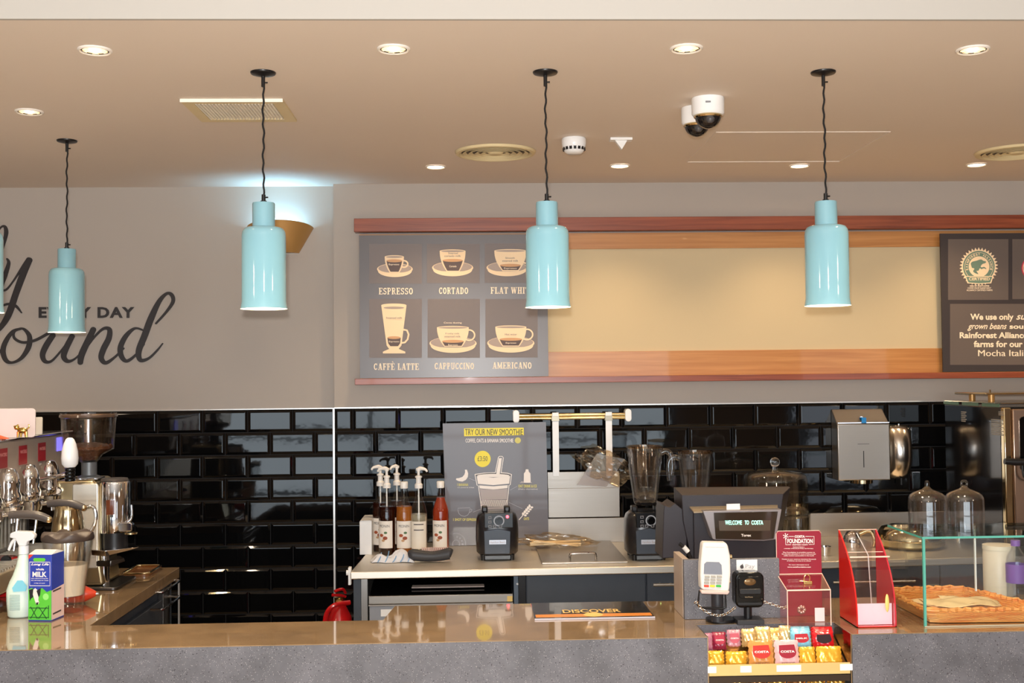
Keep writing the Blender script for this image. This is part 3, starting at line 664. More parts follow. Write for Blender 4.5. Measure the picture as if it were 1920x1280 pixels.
for i, ch in enumerate(word):
    if ch == ' ': continue
    a = R(-192+(204)*i/(len(word)-1)); vs, fs = txtmesh(ch, .03); rr = 92; w_ = 5 if ch == 'I' else 13
    ca, sa = math.cos(a), math.sin(a); b = pr.bb(PRC)
    nv = [b.bm.verts.new(pr.P(cx+(rr+(y-.5)*17)*ca-(x-.5)*w_*sa, cy+(rr+(y-.5)*17)*sa+(x-.5)*w_*ca, 7)) for x, y in vs]
    for f_ in fs: b.bm.faces.new([nv[k] for k in f_])
pr.poly(SEAL, smoothpts([(322,395),(318,375),(332,362),(362,355),(380,348),(398,346),(412,356),(430,360),(428,372),(405,380),(392,398),(400,405),(420,402),(436,418),(415,412),(398,418),(385,412),(375,430),(360,432),(375,455),(350,448),(335,434),(345,415),(326,408)], 3), 7)
pr.poly(PRC, [(272,470),(488,470),(470,525),(380,530),(292,525)], 8); pr.poly(SEAL, [(282,476),(478,476),(462,518),(380,524),(300,518)], 9)
pr.text(PRC, 'CERTIFIED', 302, 480, 460, 503, l=10, bold=.03)
for s_, q in (('100% OF OUR COFFEE', (312,538,458,550)), ('COMES FROM RAINFOREST', (296,554,472,566)), ('ALLIANCE CERTIFIED FARMS', (288,570,482,582))): pr.text(PRW, s_, *q, l=3, bold=.03)
pr.g = 'emblem'; pr.ell(PINK, 775, 410, 75, 85, 3); pr.ell(PRC, 775, 410, 66, 76, 4); pr.g = 'emblem'; pr.ell(PINK, 775, 410, 60, 70, 5)
pr.text(PRW, 'We use only', 316, 752, 640, 812, l=3, bold=.03); pr.text(PRW, 'sun', 660, 762, 770, 797, l=3, bold=.02, shear=.35)
pr.text(PRW, 'grown beans', 295, 822, 590, 882, l=3, bold=.015, shear=.4); pr.text(PRW, 'sourced', 610, 829, 850, 866, l=3, bold=.03)
pr.text(PRW, 'Rainforest Alliance', 236, 890, 745, 936, l=3, bold=.03); pr.text(PRW, 'farms for our own', 342, 955, 840, 1003, l=3, bold=.03); pr.text(PRW, 'Mocha Italia blend', 375, 1024, 940, 1070, l=3, bold=.03)
pr.build()
# ================================================================ SERVICE COUNTER
ZT_ = 0.90
def wc(u, v): p = W(u, v, Z=ZT_); return (p.x, p.y)
YF = (wc(60, 1216)[1]+wc(1850, 1185)[1])/2           # front edge of the counter
xe = (wc(155, 1175)[0]+wc(343, 1063)[0])/2            # aisle edge of the left wing
yw0 = wc(343, 1063)[1]; ya = wc(400, 1168)[1]; yb = wc(1000, 1131)[1]
xs = wc(728, 1150)[0]
nL = wc(1323, 1190)[0]; nR = (wc(1602, 1188)[0]+wc(1557, 1165)[0])/2; nY = wc(1440, 1168)[1]
t = thing('service_counter', 'grey speckled stone service counter with polished brown top and snack niche', 'counter', ((XL+XR)/2, YF+.3, 0))
top = [(XL+.5, YF), (nL, YF), (nL, nY), (nR, nY), (nR, YF), (XR-.8, YF), (XR-.8, yb+0.02), (xs+0.012, yb), (xs-0.01, ya), (xe, ya), (xe, yw0), (XL+.5, yw0)]
B().prism(top, ZT_-0.04, ZT_, 'z').done('worktop', STONET, t, bev=.0012, smooth=False)
B().box(XL+.5, nL-0.0005, YF-0.0015, YF-0.0003, 0, ZT_-0.002).done('front_panel', STONEF, t, smooth=False)
B().box(nR+0.0005, XR-.8, YF-0.0015, YF-0.0003, 0, ZT_-0.002).done('front_panel', STONEF, t, smooth=False)
B().box(nL, nR, nY-0.003, nY-0.0005, .45, ZT_-0.001).done('niche_back', STONEF, t, smooth=False)
B().box(nL, nR, YF-0.0015, YF+0.03, 0, W(1450, 1247, Y=YF).z-.125).done('front_panel', STONEF, t, smooth=False)
for q_ in ((XL+.5, nL-.0005), (nR+.0005, XR-.8)): B().box(*q_, YF+.0005, YF+.03, 0, ZT_-.0405).done('panel_core', DARKCAB, t)
MIRR = mat('niche_side_steel', (196, 176, 150), 0.12, 1.0)
B().box(nR-0.003, nR-0.0005, YF+.002, nY-0.004, .45, ZT_-0.001).done('niche_side', MIRR, t)
B().box(nL+0.0005, nL+0.003, YF+.002, nY-0.004, .45, ZT_-0.001).done('niche_side', MIRR, t)
B().box(XL+.5, xe-0.03, yw0-0.02, yw0-.002, 0, ZT_-0.041).done('end_panel', DARKCAB, t)
# cupboards under the left wing, facing the aisle
t = thing('under_counter_cabinet', 'dark grey cupboard under the left counter wing with chrome handles', 'cabinet', (xe-.3, 3.9, 0))
B().box(xe-0.45, xe-0.05, ya+0.05, yw0-0.03, 0.08, ZT_-0.042).done('body', DARKCAB, t)
for i, (a, b_) in enumerate(((ya+.06, 3.80), (3.81, yw0-0.13))):
    dd = B().box(xe-0.049, xe-0.031, a, b_, 0.1, ZT_-0.10).done('door', DARKCAB, t, bev=.002)
ST = B().box(xe-0.05, xe-0.028, yw0-0.125, yw0-0.03, 0.1, ZT_-0.05).done('drawer', STEELD, t, bev=.002)
def hbar(z, y0, y1, x): 
    return B().tube([(x, y0, z), (x+.04, y0+.004, z), (x+.046, y0+.02, z), (x+.046, y1-.02, z), (x+.04, y1-.004, z), (x, y1, z)], 0.005, 10)
hh = W(340, 1097, Y=4.40).z
hbar(hh, yw0-0.30, yw0-0.04, xe-0.03).done('handle', CHROME, ST)
hbar(W(340, 1128, Y=4.40).z, yw0-0.30, yw0-0.04, xe-0.03).done('handle', CHROME, ST)
B().box(xe-0.004, xe+0.002, yw0-0.006, yw0, hh-0.19, ZT_-.05).done('edge_strip', PALE, t)

# ================================================================ BACK COUNTER, STEEL
pA = wc(657, 1072); pB = wc(1256, 1059); 
yS = (pA[1]+wc(1256, 1062)[1])/2; xS0 = W(657, 1075, Y=yS).x; xS1 = wc(1800, 1043)[0]+.9
t = thing('steel_worktop', 'long stainless steel back worktop under the tiled wall', 'worktop', ((xS0+xS1)/2, yS+.3, ZT_-.04))
ySR = wc(1600, 1045)[1]
B().prism([(xS0, yS), (W(1300, 1060, Y=yS).x, yS+.02), (xS1, ySR+.02), (xS1, YW-.012), (xS0+.03, YW-.012)], ZT_-.028, ZT_, 'z').done('worktop', STEELB, t, bev=.003)
tag(B().box(W(1515, 1000, Y=YW).x, xS1, YW-0.022, YW-0.0125, ZT_+.0005, W(1600, 961, Y=YW-.02).z).done('steel_splashback', STEEL, bev=.001), 'low plain steel splashback standing on the worktop below the black tiles', 'splashback')
WBX = mat('white_laminate', (226, 224, 222), .4)
# white bracket with clip at the left end
a0, a1, z0, z1 = rect(655, 1053, 663, 1088, yS)
t = thing('worktop_bracket', 'small white bracket on the left end of the steel worktop', 'bracket', (a0, yS-.01, z0))
B().box(xS0-0.012, xS0-0.001, yS+.03, yS+.06, ZT_-.055, ZT_+.012).done('plate', WHITE, t, bev=.002)
B().cyl((xS0-0.02, yS+.045, ZT_-.01), .01, .012, axis='x', n=16).done('knob', WHITE, t)
# support end panel
e0, e1, z0, z1 = rect(663, 1088, 690, 1167, yS+.05)
t = thing('worktop_end_panel', 'dark upright end panel with steel edge under the steel worktop', 'panel', ((e0+e1)/2, yS+.3, 0))
B().box(e0, e0+.028, yS+.05, YW-.03, 0, ZT_-.03).done('panel', DARKCAB, t)
B().box(e0+.029, e1-.002, yS+.055, YW-.03, 0, ZT_-.03).done('steel_edge', STEELV, t)
# dishwasher
yD = yS+.04; yD2 = yD+.16; f0, f1, fz0, fz1 = rect(691, 1114, 962, 1131, yD)
t = thing('dishwasher', 'stainless undercounter dishwasher with sloping black glass hood below the steel worktop', 'dishwasher', ((f0+f1)/2, yD+.25, 0))
hz = W(820, 1088, Y=yD2).z
B().prism([(yD, fz1), (yD2, hz), (yD2+.25, hz), (yD2+.25, fz1-.0), (yD, fz1-.001)], f0+.004, f1-.004, 'x').done('hood', BLACKG, t, bev=.003)
B().box(f0, f1, yD, yD2+.3, fz0+.001, fz1-.002).done('control_band', STEEL, t, bev=.002)
B().box(f0, f1, yD-.001, yD+.02, fz0-.006, fz0-.001).done('trim_strip', PALE, t)
B().box(f0+.002, f1-.002, yD+.006, yD2+.3, 0.1, fz0-.007).done('door', mat('steel_grey_panel', (150, 152, 158), .4, .5), t, bev=.002)
q0, q1, z0, z1 = rect(714, 1142, 745, 1155, yD+.005)
B().box(q0, q1, yD+.0045, yD+.0058, z0, z1).done('sticker', WHITE, t)
q0, q1, z0, z1 = rect(772, 1104, 908, 1111, yD+.07)
B().cbox(((q0+q1)/2, yD+.085, (fz1+hz)/2+.0035), (q1-q0, .05, .004)).xf(Matrix.Identity(4)).done('towel', mat('beige_cloth', (190, 176, 170), .9), t, bev=.001)
q0, q1, z0, z1 = rect(951, 1117, 961, 1127, yD)
B().box(q0, q1, yD-.0012, yD-.0002, z0, z1).done('label_sticker', mat('yellow_sticker', (226, 196, 120), .5), t)
# dark cabinets right of dishwasher
yC = yS+.05
c0 = W(987, 1120, Y=yC).x; c1 = W(1212, 1120, Y=yC).x; c2 = W(1262, 1100, Y=yC).x
s0 = W(964, 1100, Y=yC).x
t = thing('cabinet_filler', 'narrow blue-grey filler panel between dishwasher and dark cabinet', 'panel', ((s0+c0)/2, yC+.2, 0))
B().box(s0, c0-.03, yC+.03, yC+.5, .1, ZT_-.03).done('panel', mat('blue_grey_laminate', (98, 110, 124), .4), t)
B().box(c0-.029, c0-.003, yC, yC+.5, .1, ZT_-.03).done('edge_post', BLACKP, t)
k = W(970, 1094, Y=yC+.029); B().cyl((k.x, yC+.024, k.z), .004, .006, axis='y', n=12).done('screw_cap', WHITE, t)
BARM = mat('brushed_bar', (214, 208, 198), .3, .9)
def cab(x0, x1, lab, hnd, y=yC):
    t = thing('base_cabinet', lab, 'cabinet', ((x0+x1)/2, y+.2, 0), 0, 'dark base cabinets under the steel worktop')
    B().box(x0, x1, y+.02, y+.5, .08, ZT_-.03).done('body', DARKCAB, t)
    d = B().box(x0+.002, x1-.002, y, y+.019, .1, ZT_-.034).done('door', DARKCAB, t, bev=.0015)
    for (u0, u1, v) in hnd:
        a = W(u0, v, Y=y-.03); b = W(u1, v, Y=y-.03); z = a.z*.5+b.z*.5
        B().tube([(a.x, y-.03, z), (b.x, y-.03, z)], .006, 10).cyl((a.x+.03, y-.03, z), .004, .03, axis='y', n=10).cyl((b.x-.03, y-.03, z), .004, .03, axis='y', n=10).done('handle', BARM, d)
cab(c0, c1-.001, 'wide dark slate base cabinet right of the dishwasher', [])
cab(c1+.001, W(1500, 1100, Y=yC).x, 'dark slate drawer unit mostly behind the till with a steel bar handle', [(1225, 1275, 1096)])
yC2 = ySR+.05
cab(W(1502, 1100, Y=yC2).x, W(1762, 1100, Y=yC2).x, 'dark slate drawer unit behind the red acrylic dispenser', [(1562, 1716, 1090)], yC2)
cab(W(1764, 1100, Y=yC2).x, W(2060, 1100, Y=yC2).x, 'dark slate drawer unit behind the glass display case', [(1873, 1990, 1085)], yC2)
# fire extinguisher
p = W(648, 1150, Y=4.75)
t = thing('fire_extinguisher', 'red fire extinguisher standing left of the steel worktop', 'fire extinguisher', (p.x, 4.75, 0))
zt = W(648, 1132, Y=4.75).z; REDX = mat('extinguisher_red', (190, 24, 26), .2, coat=.5)
B().lathe([(.0001, .02), (.052, .02), (.055, .05), (.055, zt-.10), (.048, zt-.05), (.03, zt-.015), (.022, zt)], (p.x-.024, 4.75, 0), 32).done('cylinder', REDX, t)
B().cyl((p.x-.024, 4.75, zt), .022, .03, n=20).cyl((p.x-.024, 4.72, zt+.015), .012, .02, axis='y', n=14).done('valve', mat('brass', (200, 160, 90), .25, 1), t)
B().tube([(p.x+.0, 4.75, zt+.03), (p.x-.02, 4.73, zt+.04), (p.x-.05, 4.71, zt+.045)], .006, 8, smooth=4).tube([(p.x+.0, 4.75, zt+.045), (p.x-.01, 4.73, zt+.065), (p.x-.04, 4.71, zt+.06)], .006, 8, smooth=4).done('lever', REDX, t)
B().tube([(p.x+.02, 4.73, zt+.01), (p.x-.04, 4.70, zt+.005), (p.x-.075, 4.70, zt-.04), (p.x-.08, 4.70, zt-.16)], .010, 10, smooth=5).done('hose', REDX, t)

# ================================================================ ITEMS ON THE STEEL WORKTOP
# wall rail
yR = YW-.055; r0 = W(968, 780, Y=yR); r1 = W(1178, 778, Y=yR); zr = W(1075, 781, Y=yR).z
RAIL = mat('satin_rail', (222, 200, 150), .22, .9)
t = thing('wall_rail', 'horizontal gold-toned wall rail with white end caps on the black tiles', 'rail', ((r0.x+r1.x)/2, YW, zr-.02))
for dz in (.008, -.006): B().tube([(r0.x, yR, zr+dz), (r1.x, yR, zr+dz)], .0072, 12).done('bar', RAIL, t)
for e in (r0, r1):
    B().rbox(e.x-.015, e.x+.013, yR-.012, YW-.012, zr-.024, zr+.032, .013, 'y').done('end_cap', WHITEG, t, bev=.002)
# straps + steel splash plate hanging on the rail
yP_ = YW-.075
t = thing('hanging_splash_plate', 'steel splash plate hung from the wall rail by two white straps', 'splash plate', (W(1100, 880, Y=yP_).x, yP_, W(1100, 970, Y=yP_).z))
for u0, u1, vb in ((1036, 1048, 884), (1136, 1148, 884)):
    a, b_, z0, z1 = rect(u0, 785, u1, vb, yP_)
    B().box(a, b_, yP_-.002, yP_+.001, z0-.02, zr+.02).done('strap', WHITEG, t, bev=.0008)
    B().box(a-.003, b_+.003, yP_-.004, yP_+.028, zr-.018, zr+.004).done('clip', mat('grey_clip', (150, 142, 125), .35, .6), t, bev=.001)
a, b_, z0, z1 = rect(1027, 884, 1163, 969, yP_)
B().prism([(a, z1), (a+.002, z0), (b_-.004, z0), (b_-.001, z1-.02), (b_-.006, z1)], yP_+.002, yP_+.008, 'y').done('plate', STEELM, t, bev=.001)
B().box(a+.002, b_-.004, yP_-.004, yP_+.002, z0, z1-.072).done('front_fold', STEELM, t, bev=.001)
# ice well
yI = W(1100, 1048, Z=ZT_).y
a, b_, z0, z1 = rect(1027, 971, 1176, 1047, YW-.09)
t = thing('ice_well', 'steel ice well with raised back and drop-in lid on the worktop', 'ice well', ((a+b_)/2, 4.7, ZT_))
B().box(a, b_, YW-.09, YW-.075, ZT_, z1).done('back_panel', STEELM, t, bev=.001)
l0 = W(1016, 1058, Z=ZT_); l1 = W(1178, 1056, Z=ZT_)
B().box(l0.x, l1.x, l0.y, YW-.1, ZT_, ZT_+.008).done('lid', STEEL, t, bev=.002)
hp = W(1093, 1052, Z=ZT_)
B().tube([(hp.x-.052, hp.y, ZT_+.006), (hp.x-.05, hp.y, ZT_+.026), (hp.x-.038, hp.y-.003, ZT_+.032), (hp.x+.038, hp.y-.003, ZT_+.032), (hp.x+.05, hp.y, ZT_+.026), (hp.x+.052, hp.y, ZT_+.006)], .005, 10, smooth=3).done('lid_handle', CHROME, t)
# poster
yPo = YW-.13
a, b_, z0, z1 = rect(831, 792, 1026, 1040, yPo)
POS = mat('poster_grey', (96, 92, 98), .4, coat=.35, noise=(3, .04)); YEL = mat('print_yellow', (244, 226, 70), .5, var=.01); YEL2 = mat('print_pale_yellow', (214, 204, 110), .5, var=.01); PW = mat('print_white', (244, 236, 230), .5, var=.01); PDK = mat('print_dark', (70, 62, 62), .5, var=.01); PGY = mat('print_mid_grey', (176, 166, 166), .5, var=.01); PLN = mat('print_outline_grey', (170, 170, 180), .5, var=.01)
t = thing('smoothie_poster', 'grey poster advertising the new smoothie, standing behind the left blender base', 'poster', ((a+b_)/2, yPo, ZT_))
B().prism([(a, z1-.001), (b_-.002, z1), (b_+.004, ZT_+.0015), (a+.014, ZT_+.0015)], yPo, yPo+.006, 'y').done('board', POS, t)
pr = Print(t, yPo, (820, 780), 4.571, {'print_yellow': ('yellow_print', 'yellow print'), 'print_white': ('white_print', 'white print'), 'print_pale_yellow': ('caption_print', 'pale yellow caption'), 'print_dark': ('dark_print', None), 'print_mid_grey': ('smoothie_drawing', 'grey smoothie fill'), 'print_outline_grey': ('outline_print', None)})
pr.poly(YEL, [(228,104),(740,98),(742,162),(230,172)], 1); pr.text(PDK, 'TRY OUR NEW SMOOTHIE', 238, 110, 732, 162, l=2, bold=.012)
pr.text(PW, 'COFFEE, OATS & BANANA SMOOTHIE', 242, 192, 652, 230, l=1, bold=.03); pr.g = 'd'; pr.ell(YEL2, 690, 207, 26, 26, 1); pr.g = 'c'; pr.ell(YEL, 388, 366, 69, 70, 1); pr.text(PDK, '£3:50', 345, 342, 430, 384, l=2)
pr.g = 'cup'
pr.line(PW, [(322,498),(340,592),(352,595),(385,830)], 6, 1); pr.line(PW, [(636,498),(625,588),(614,592),(590,830)], 6, 1); pr.line(PW, [(322,498),(400,487),(495,484)], 6, 1); pr.line(PW, [(545,484),(600,488),(636,498)], 6, 1); pr.line(PW, [(497,484),(522,356),(530,344),(556,344),(566,356),(546,488)], 6, 1)
pr.poly(PW, [(502,510),(528,360),(553,358),(534,500)], 2)
pr.ell(PDK, 480, 508, 148, 21, 1); pr.ell(PW, 480, 508, 138, 14, 3)
pr.poly(PW, [(338,512),(480,526),(624,512),(615,578),(480,590),(348,580)], 2); pr.poly(PW, [(358,592),(480,600),(604,590),(601,616),(480,628),(364,618)], 2)
pr.g = 'fill'; pr.poly(PGY, [(364,622),(480,630),(601,620),(596,712),(376,716)], 2); pr.poly(PGY, [(382,782),(596,778),(592,830),(388,830)], 2)
pr.g = 'hatch'
for i in range(22): pr.line(PW, [(372+i*10, 776-(i == 0)*8), (384+i*10, 716)], 4.5, 3)
pr.g = 'banana'; pr.poly(PW, [(236,458),(254,458),(264,490),(262,520),(245,545),(215,560),(180,555),(160,545),(162,532),(185,530),(215,520),(232,500),(238,480)], 1)
pr.g = 'bottle'; pr.poly(PW, [(758,455),(780,455),(784,475),(798,490),(800,570),(740,570),(742,490),(754,475)], 1); pr.poly(PGY, [(706,572),(722,556),(742,560),(742,572)], 1); pr.poly(PGY, [(798,558),(812,572),(798,572)], 1)
pr.text(YEL2, '1 BANANA', 170, 575, 266, 598, bold=.03); pr.text(PW, 'cut peeled & chilled', 172, 606, 314, 618); pr.text(YEL2, 'OAT DRINK & ICE', 694, 586, 852, 611, bold=.03); pr.text(PW, '(Dairy alternative)', 694, 619, 860, 632)
pr.text(YEL2, '1 SHOT OF ESPRESSO', 136, 874, 345, 897, bold=.03); pr.text(YEL2, 'OATS', 740, 866, 786, 890, bold=.03)
for i, l_ in enumerate(([(272,532),(325,553)], [(622,634),(684,600)], [(612,738),(728,792)], [(306,822),(370,797)])): pr.g = ('l', i); pr.line(PLN, l_, 3, 1)
pr.g = 'ocup'; pr.line(PLN, [(176,788),(280,784),(276,820),(262,845),(235,858),(205,852),(185,835),(178,812)], 4, 1, closed=True); pr.line(PLN, [(280,795),(296,798),(292,816),(274,826)], 4, 1)
pr.g = 'oat'
for i in range(5):
    x, y = 740+i*14, 845-i*17; pr.ell(PW, x-6, y-8, 9, 14, 1, 12); pr.ell(PW, x+14, y+4, 12, 9, 1, 12)
pr.line(PW, [(700,888),(800,770)], 6, 1)
pr.g = 'wheel'; pr.line(PLN, arc(160, 1095, 82, 92, -110, 110, 22), 5, 1); pr.line(PLN, arc(160, 1095, 30, 34, -180, 180, 22), 5, 1)
for i in range(7):
    a_ = R(-80+i*27); pr.ell(PLN, 160+56*math.cos(a_), 1095+62*math.sin(a_), 8, 8, 1, 12)
pr.build()
# white box left of the bottles
def plainbox(name, lab, cat, u0, v0, u1, Y, d, m, bev=.002):
    a, b_, z0, z1 = rect(u0, v0, u1, v0+10, Y); p = thing(name, lab, cat, ((a+b_)/2, Y+d/2, ZT_))
    B().box(a, b_, Y, Y+d, ZT_, z1).done('shell', m, p, bev=bev); return p, a, b_, z1
p, a, b_, z1 = plainbox('white_carton', 'plain white box standing left of the syrup bottles', 'box', 674, 977, 697, 4.80, .2, WBX)
B().box(a+.004, b_-.002, 4.80, 5.0, z1+.0005, z1+.003).done('lid', WBX, p)
# syrup bottles
LAB = mat('bottle_label', (236, 226, 214), .55, var=.02); CAPW = mat('cap_white', (240, 234, 226), .35)
def bottle(u, v, Y, liq, fill, pump, lab, lblmat=LAB, face=0.0, clear=False):
    p = W(u, v, Y=Y); x = p.x; t = thing('syrup_bottle', lab, 'bottle', (x, Y, ZT_), face, 'syrup bottles beside the poster')
    r = .0345
    prof = [(.0001, .001), (r*.92, .001), (r, .006), (r, .165), (r*.97, .182), (r*.8, .205), (r*.55, .228), (.0145, .246), (.0128, .262), (.0128, .280), (.0145, .282), (.0145, .288), (.0125, .289)]
    B().lathe(prof, n=32).done('glass', thin_glass('bottle_glass'), t, world=False, ang=60)
    lm = [q for q in prof if q[1] < fill]; L = [(max(q[0]-.0015, .0001), q[1]+.0015) for q in lm]; L.append((L[-1][0], fill)); L.append((.0001, fill))
    B().lathe(L, n=28).done('syrup', liq, t, world=False, ang=60)
    lb = B(); lb.lathe([(r+.0005, .03), (r+.0005, .142)], n=24, a0=R(-150), a1=R(-30)).done('label', lblmat, t, world=False)
    if not clear:
        pl = t.children[-1]
        # wordmark and fruit picture on the label, bent round the bottle
        def bend(xx, zz): a = R(-90)+xx/r; return ((r+.0014)*math.cos(a), (r+.0014)*math.sin(a), zz)
        b = glyphs(B(), 'MONIN', lambda x_, y_: bend(-.022+.044*x_, .116+.011*y_))
        o = b.done('wordmark', PDK, t, world=False, smooth=False); o.parent = pl; 
        for k, (dx, dz, rr, c) in enumerate(((.006, .094, .007, (90, 120, 80)), (-.012, .083, .009, (170, 84, 50)), (.004, .072, .010, (150, 70, 40)), (-.004, .062, .007, (190, 150, 110)))):
            b = B(); q_ = [bend(dx+rr*math.cos(2*PI*i/10), dz+.75*rr*math.sin(2*PI*i/10)) for i in range(10)]; cq = bend(dx, dz)
            for i in range(10): b.face([cq, q_[i], q_[(i+1) % 10]])
            o = b.done('fruit_picture', mat('label_tone_%d' % k, c, .6), t, world=False, smooth=False); o.parent = pl
    else:
        pl = t.children[-1]; b = B()
        for zz in (.128, .105):
            b.loft([[((r+.0011)*math.cos(R(a)), (r+.0011)*math.sin(R(a)), zz+dz) for dz in (0, .004)] for a in range(-125, -54, 7)], cap=False)
        o = b.done('label_bands', PDK, t, world=False, smooth=False); o.parent = pl
    if pump:
        b = B().lathe([(.0165, .276), (.0165, .292), (.011, .298), (.0105, .318), (.0145, .320), (.0145, .326), (.0055, .330), (.0055, .350), (.0001, .350)], n=24); b.done('pump_collar', CAPW, t, world=False)
        B().cyl((0, 0, .02), .003, .27, n=10).done('dip_tube', CAPW, t, world=False)
        s_ = -1 if pump == 'l' else 1; zh = .350
        B().tube([(0, 0, zh-.004), (0, 0, zh+.004), (s_*.008, -.003, zh+.008), (s_*.028, -.008, zh+.004), (s_*.036, -.010, zh-.006)], [.0075, .0085, .008, .0055, .004], 12, smooth=4).cyl((0, 0, zh), .011, .009, n=20).done('pump_head', CAPW, t, world=False)
    else:
        B().lathe([(.0001, .302), (.0145, .302), (.016, .299), (.016, .276), (.0145, .274)], n=24).done('screw_cap', CAPW, t, world=False)
    return t
SYD = mat('syrup_dark', (58, 20, 10), .05, trans=.55, ior=1.33, spec=.4); SYA = mat('syrup_amber', (214, 128, 44), .05, trans=.6, ior=1.33); SYR = mat('syrup_red_brown', (190, 66, 26), .05, trans=.5, ior=1.33); SYC = mat('syrup_clear', (244, 232, 204), .02, trans=.75, ior=1.33)
LABY = mat('back_label', (232, 222, 206), .55)
bottle(714, 1030, 4.90, SYD, .205, 'l', 'dark syrup bottle at the far left with white pump, behind its neighbour', face=R(-10))
bottle(745, 1030, 4.92, SYD, .21, 'l', 'dark syrup bottle with white pump behind the amber capped bottle', face=R(30))
bottle(726, 1034, 4.80, SYD, .20, 'l', 'dark brown syrup bottle with white pump and picture label, second from the left', face=R(-16))
bottle(758.5, 1035, 4.79, SYA, .20, None, 'amber syrup bottle with a plain white cap')
bottle(786, 1035, 4.77, SYC, .17, 'r', 'clear syrup bottle with pump showing its banded back label', LABY, clear=True)
bottle(827, 1034, 4.79, SYR, .235, None, 'reddish brown capped syrup bottle touching the poster', face=R(-12))
# cloth and scraper
p = W(738, 1052, Z=ZT_); t = thing('blue_cleaning_cloth', 'crumpled white and blue cleaning cloth in front of the bottles', 'cloth', (p.x, p.y, ZT_))
b = B(); nx, ny = 26, 14; CL = mat('cloth_white_blue', (214, 214, 218), .9, noise=(60, .1), bump=(90, .4)); g = []
for j in range(ny+1):
    row = []
    for i in range(nx+1):
        u_, v_ = i/nx, j/ny; e = min(u_, 1-u_, v_, 1-v_)
        z = .002+min(1, e*5)*(.022+.014*math.sin(9*u_+3*v_)+.010*math.sin(17*v_-6*u_)+random.uniform(-.003, .003))
        row.append(b.bm.verts.new((p.x-.088+.17*u_+.006*math.sin(12*v_), p.y-.045+.10*v_+.008*math.sin(11*u_), ZT_+max(z, .0015))))
    g.append(row)
for j in range(ny):
    for i in range(nx): b.bm.faces.new((g[j][i], g[j][i+1], g[j+1][i+1], g[j+1][i]))
b.done('cloth_sheet', CL, t, sub=1, solid=.0015)
BL_ = mat('cloth_blue', (120, 160, 200), .9)
for k in range(5):
    xx = -.06+.03*k; bb_ = B(); bb_.tube([(p.x+xx, p.y-.046, ZT_+.004), (p.x+xx+.01, p.y-.030, ZT_+.022+.006*math.sin(k*2.)), (p.x+xx+.012, p.y-.005, ZT_+.036+.006*math.sin(k*2.))], .0022, 6, smooth=3); bb_.done('blue_stripe', BL_, t)
p = W(806, 1053, Z=ZT_); t = thing('scrubbing_brush', 'black curved-handle scrubbing brush lying in front of the bottles', 'brush', (p.x, p.y, ZT_))
zz_ = ZT_+.026; pts = [(p.x-.085, p.y, zz_), (p.x-.07, p.y, zz_+.003), (p.x-.03, p.y, zz_-.002), (p.x+.01, p.y, zz_-.004), (p.x+.05, p.y, zz_), (p.x+.078, p.y, zz_+.006), (p.x+.088, p.y, zz_+.004)]
B().tube(pts, [.012, .023, .022, .020, .022, .024, .014], 16, smooth=5).done('handle', mat('charcoal_rubber', (52, 52, 56), .5), t)
b = B()
for i in range(14):
    xx = p.x-.03+.1*i/13; b.cyl((xx, p.y+.012, zz_+.008), .003, .022, n=6)
b.done('bristles', mat('bristle_pink', (222, 190, 176), .8), t)
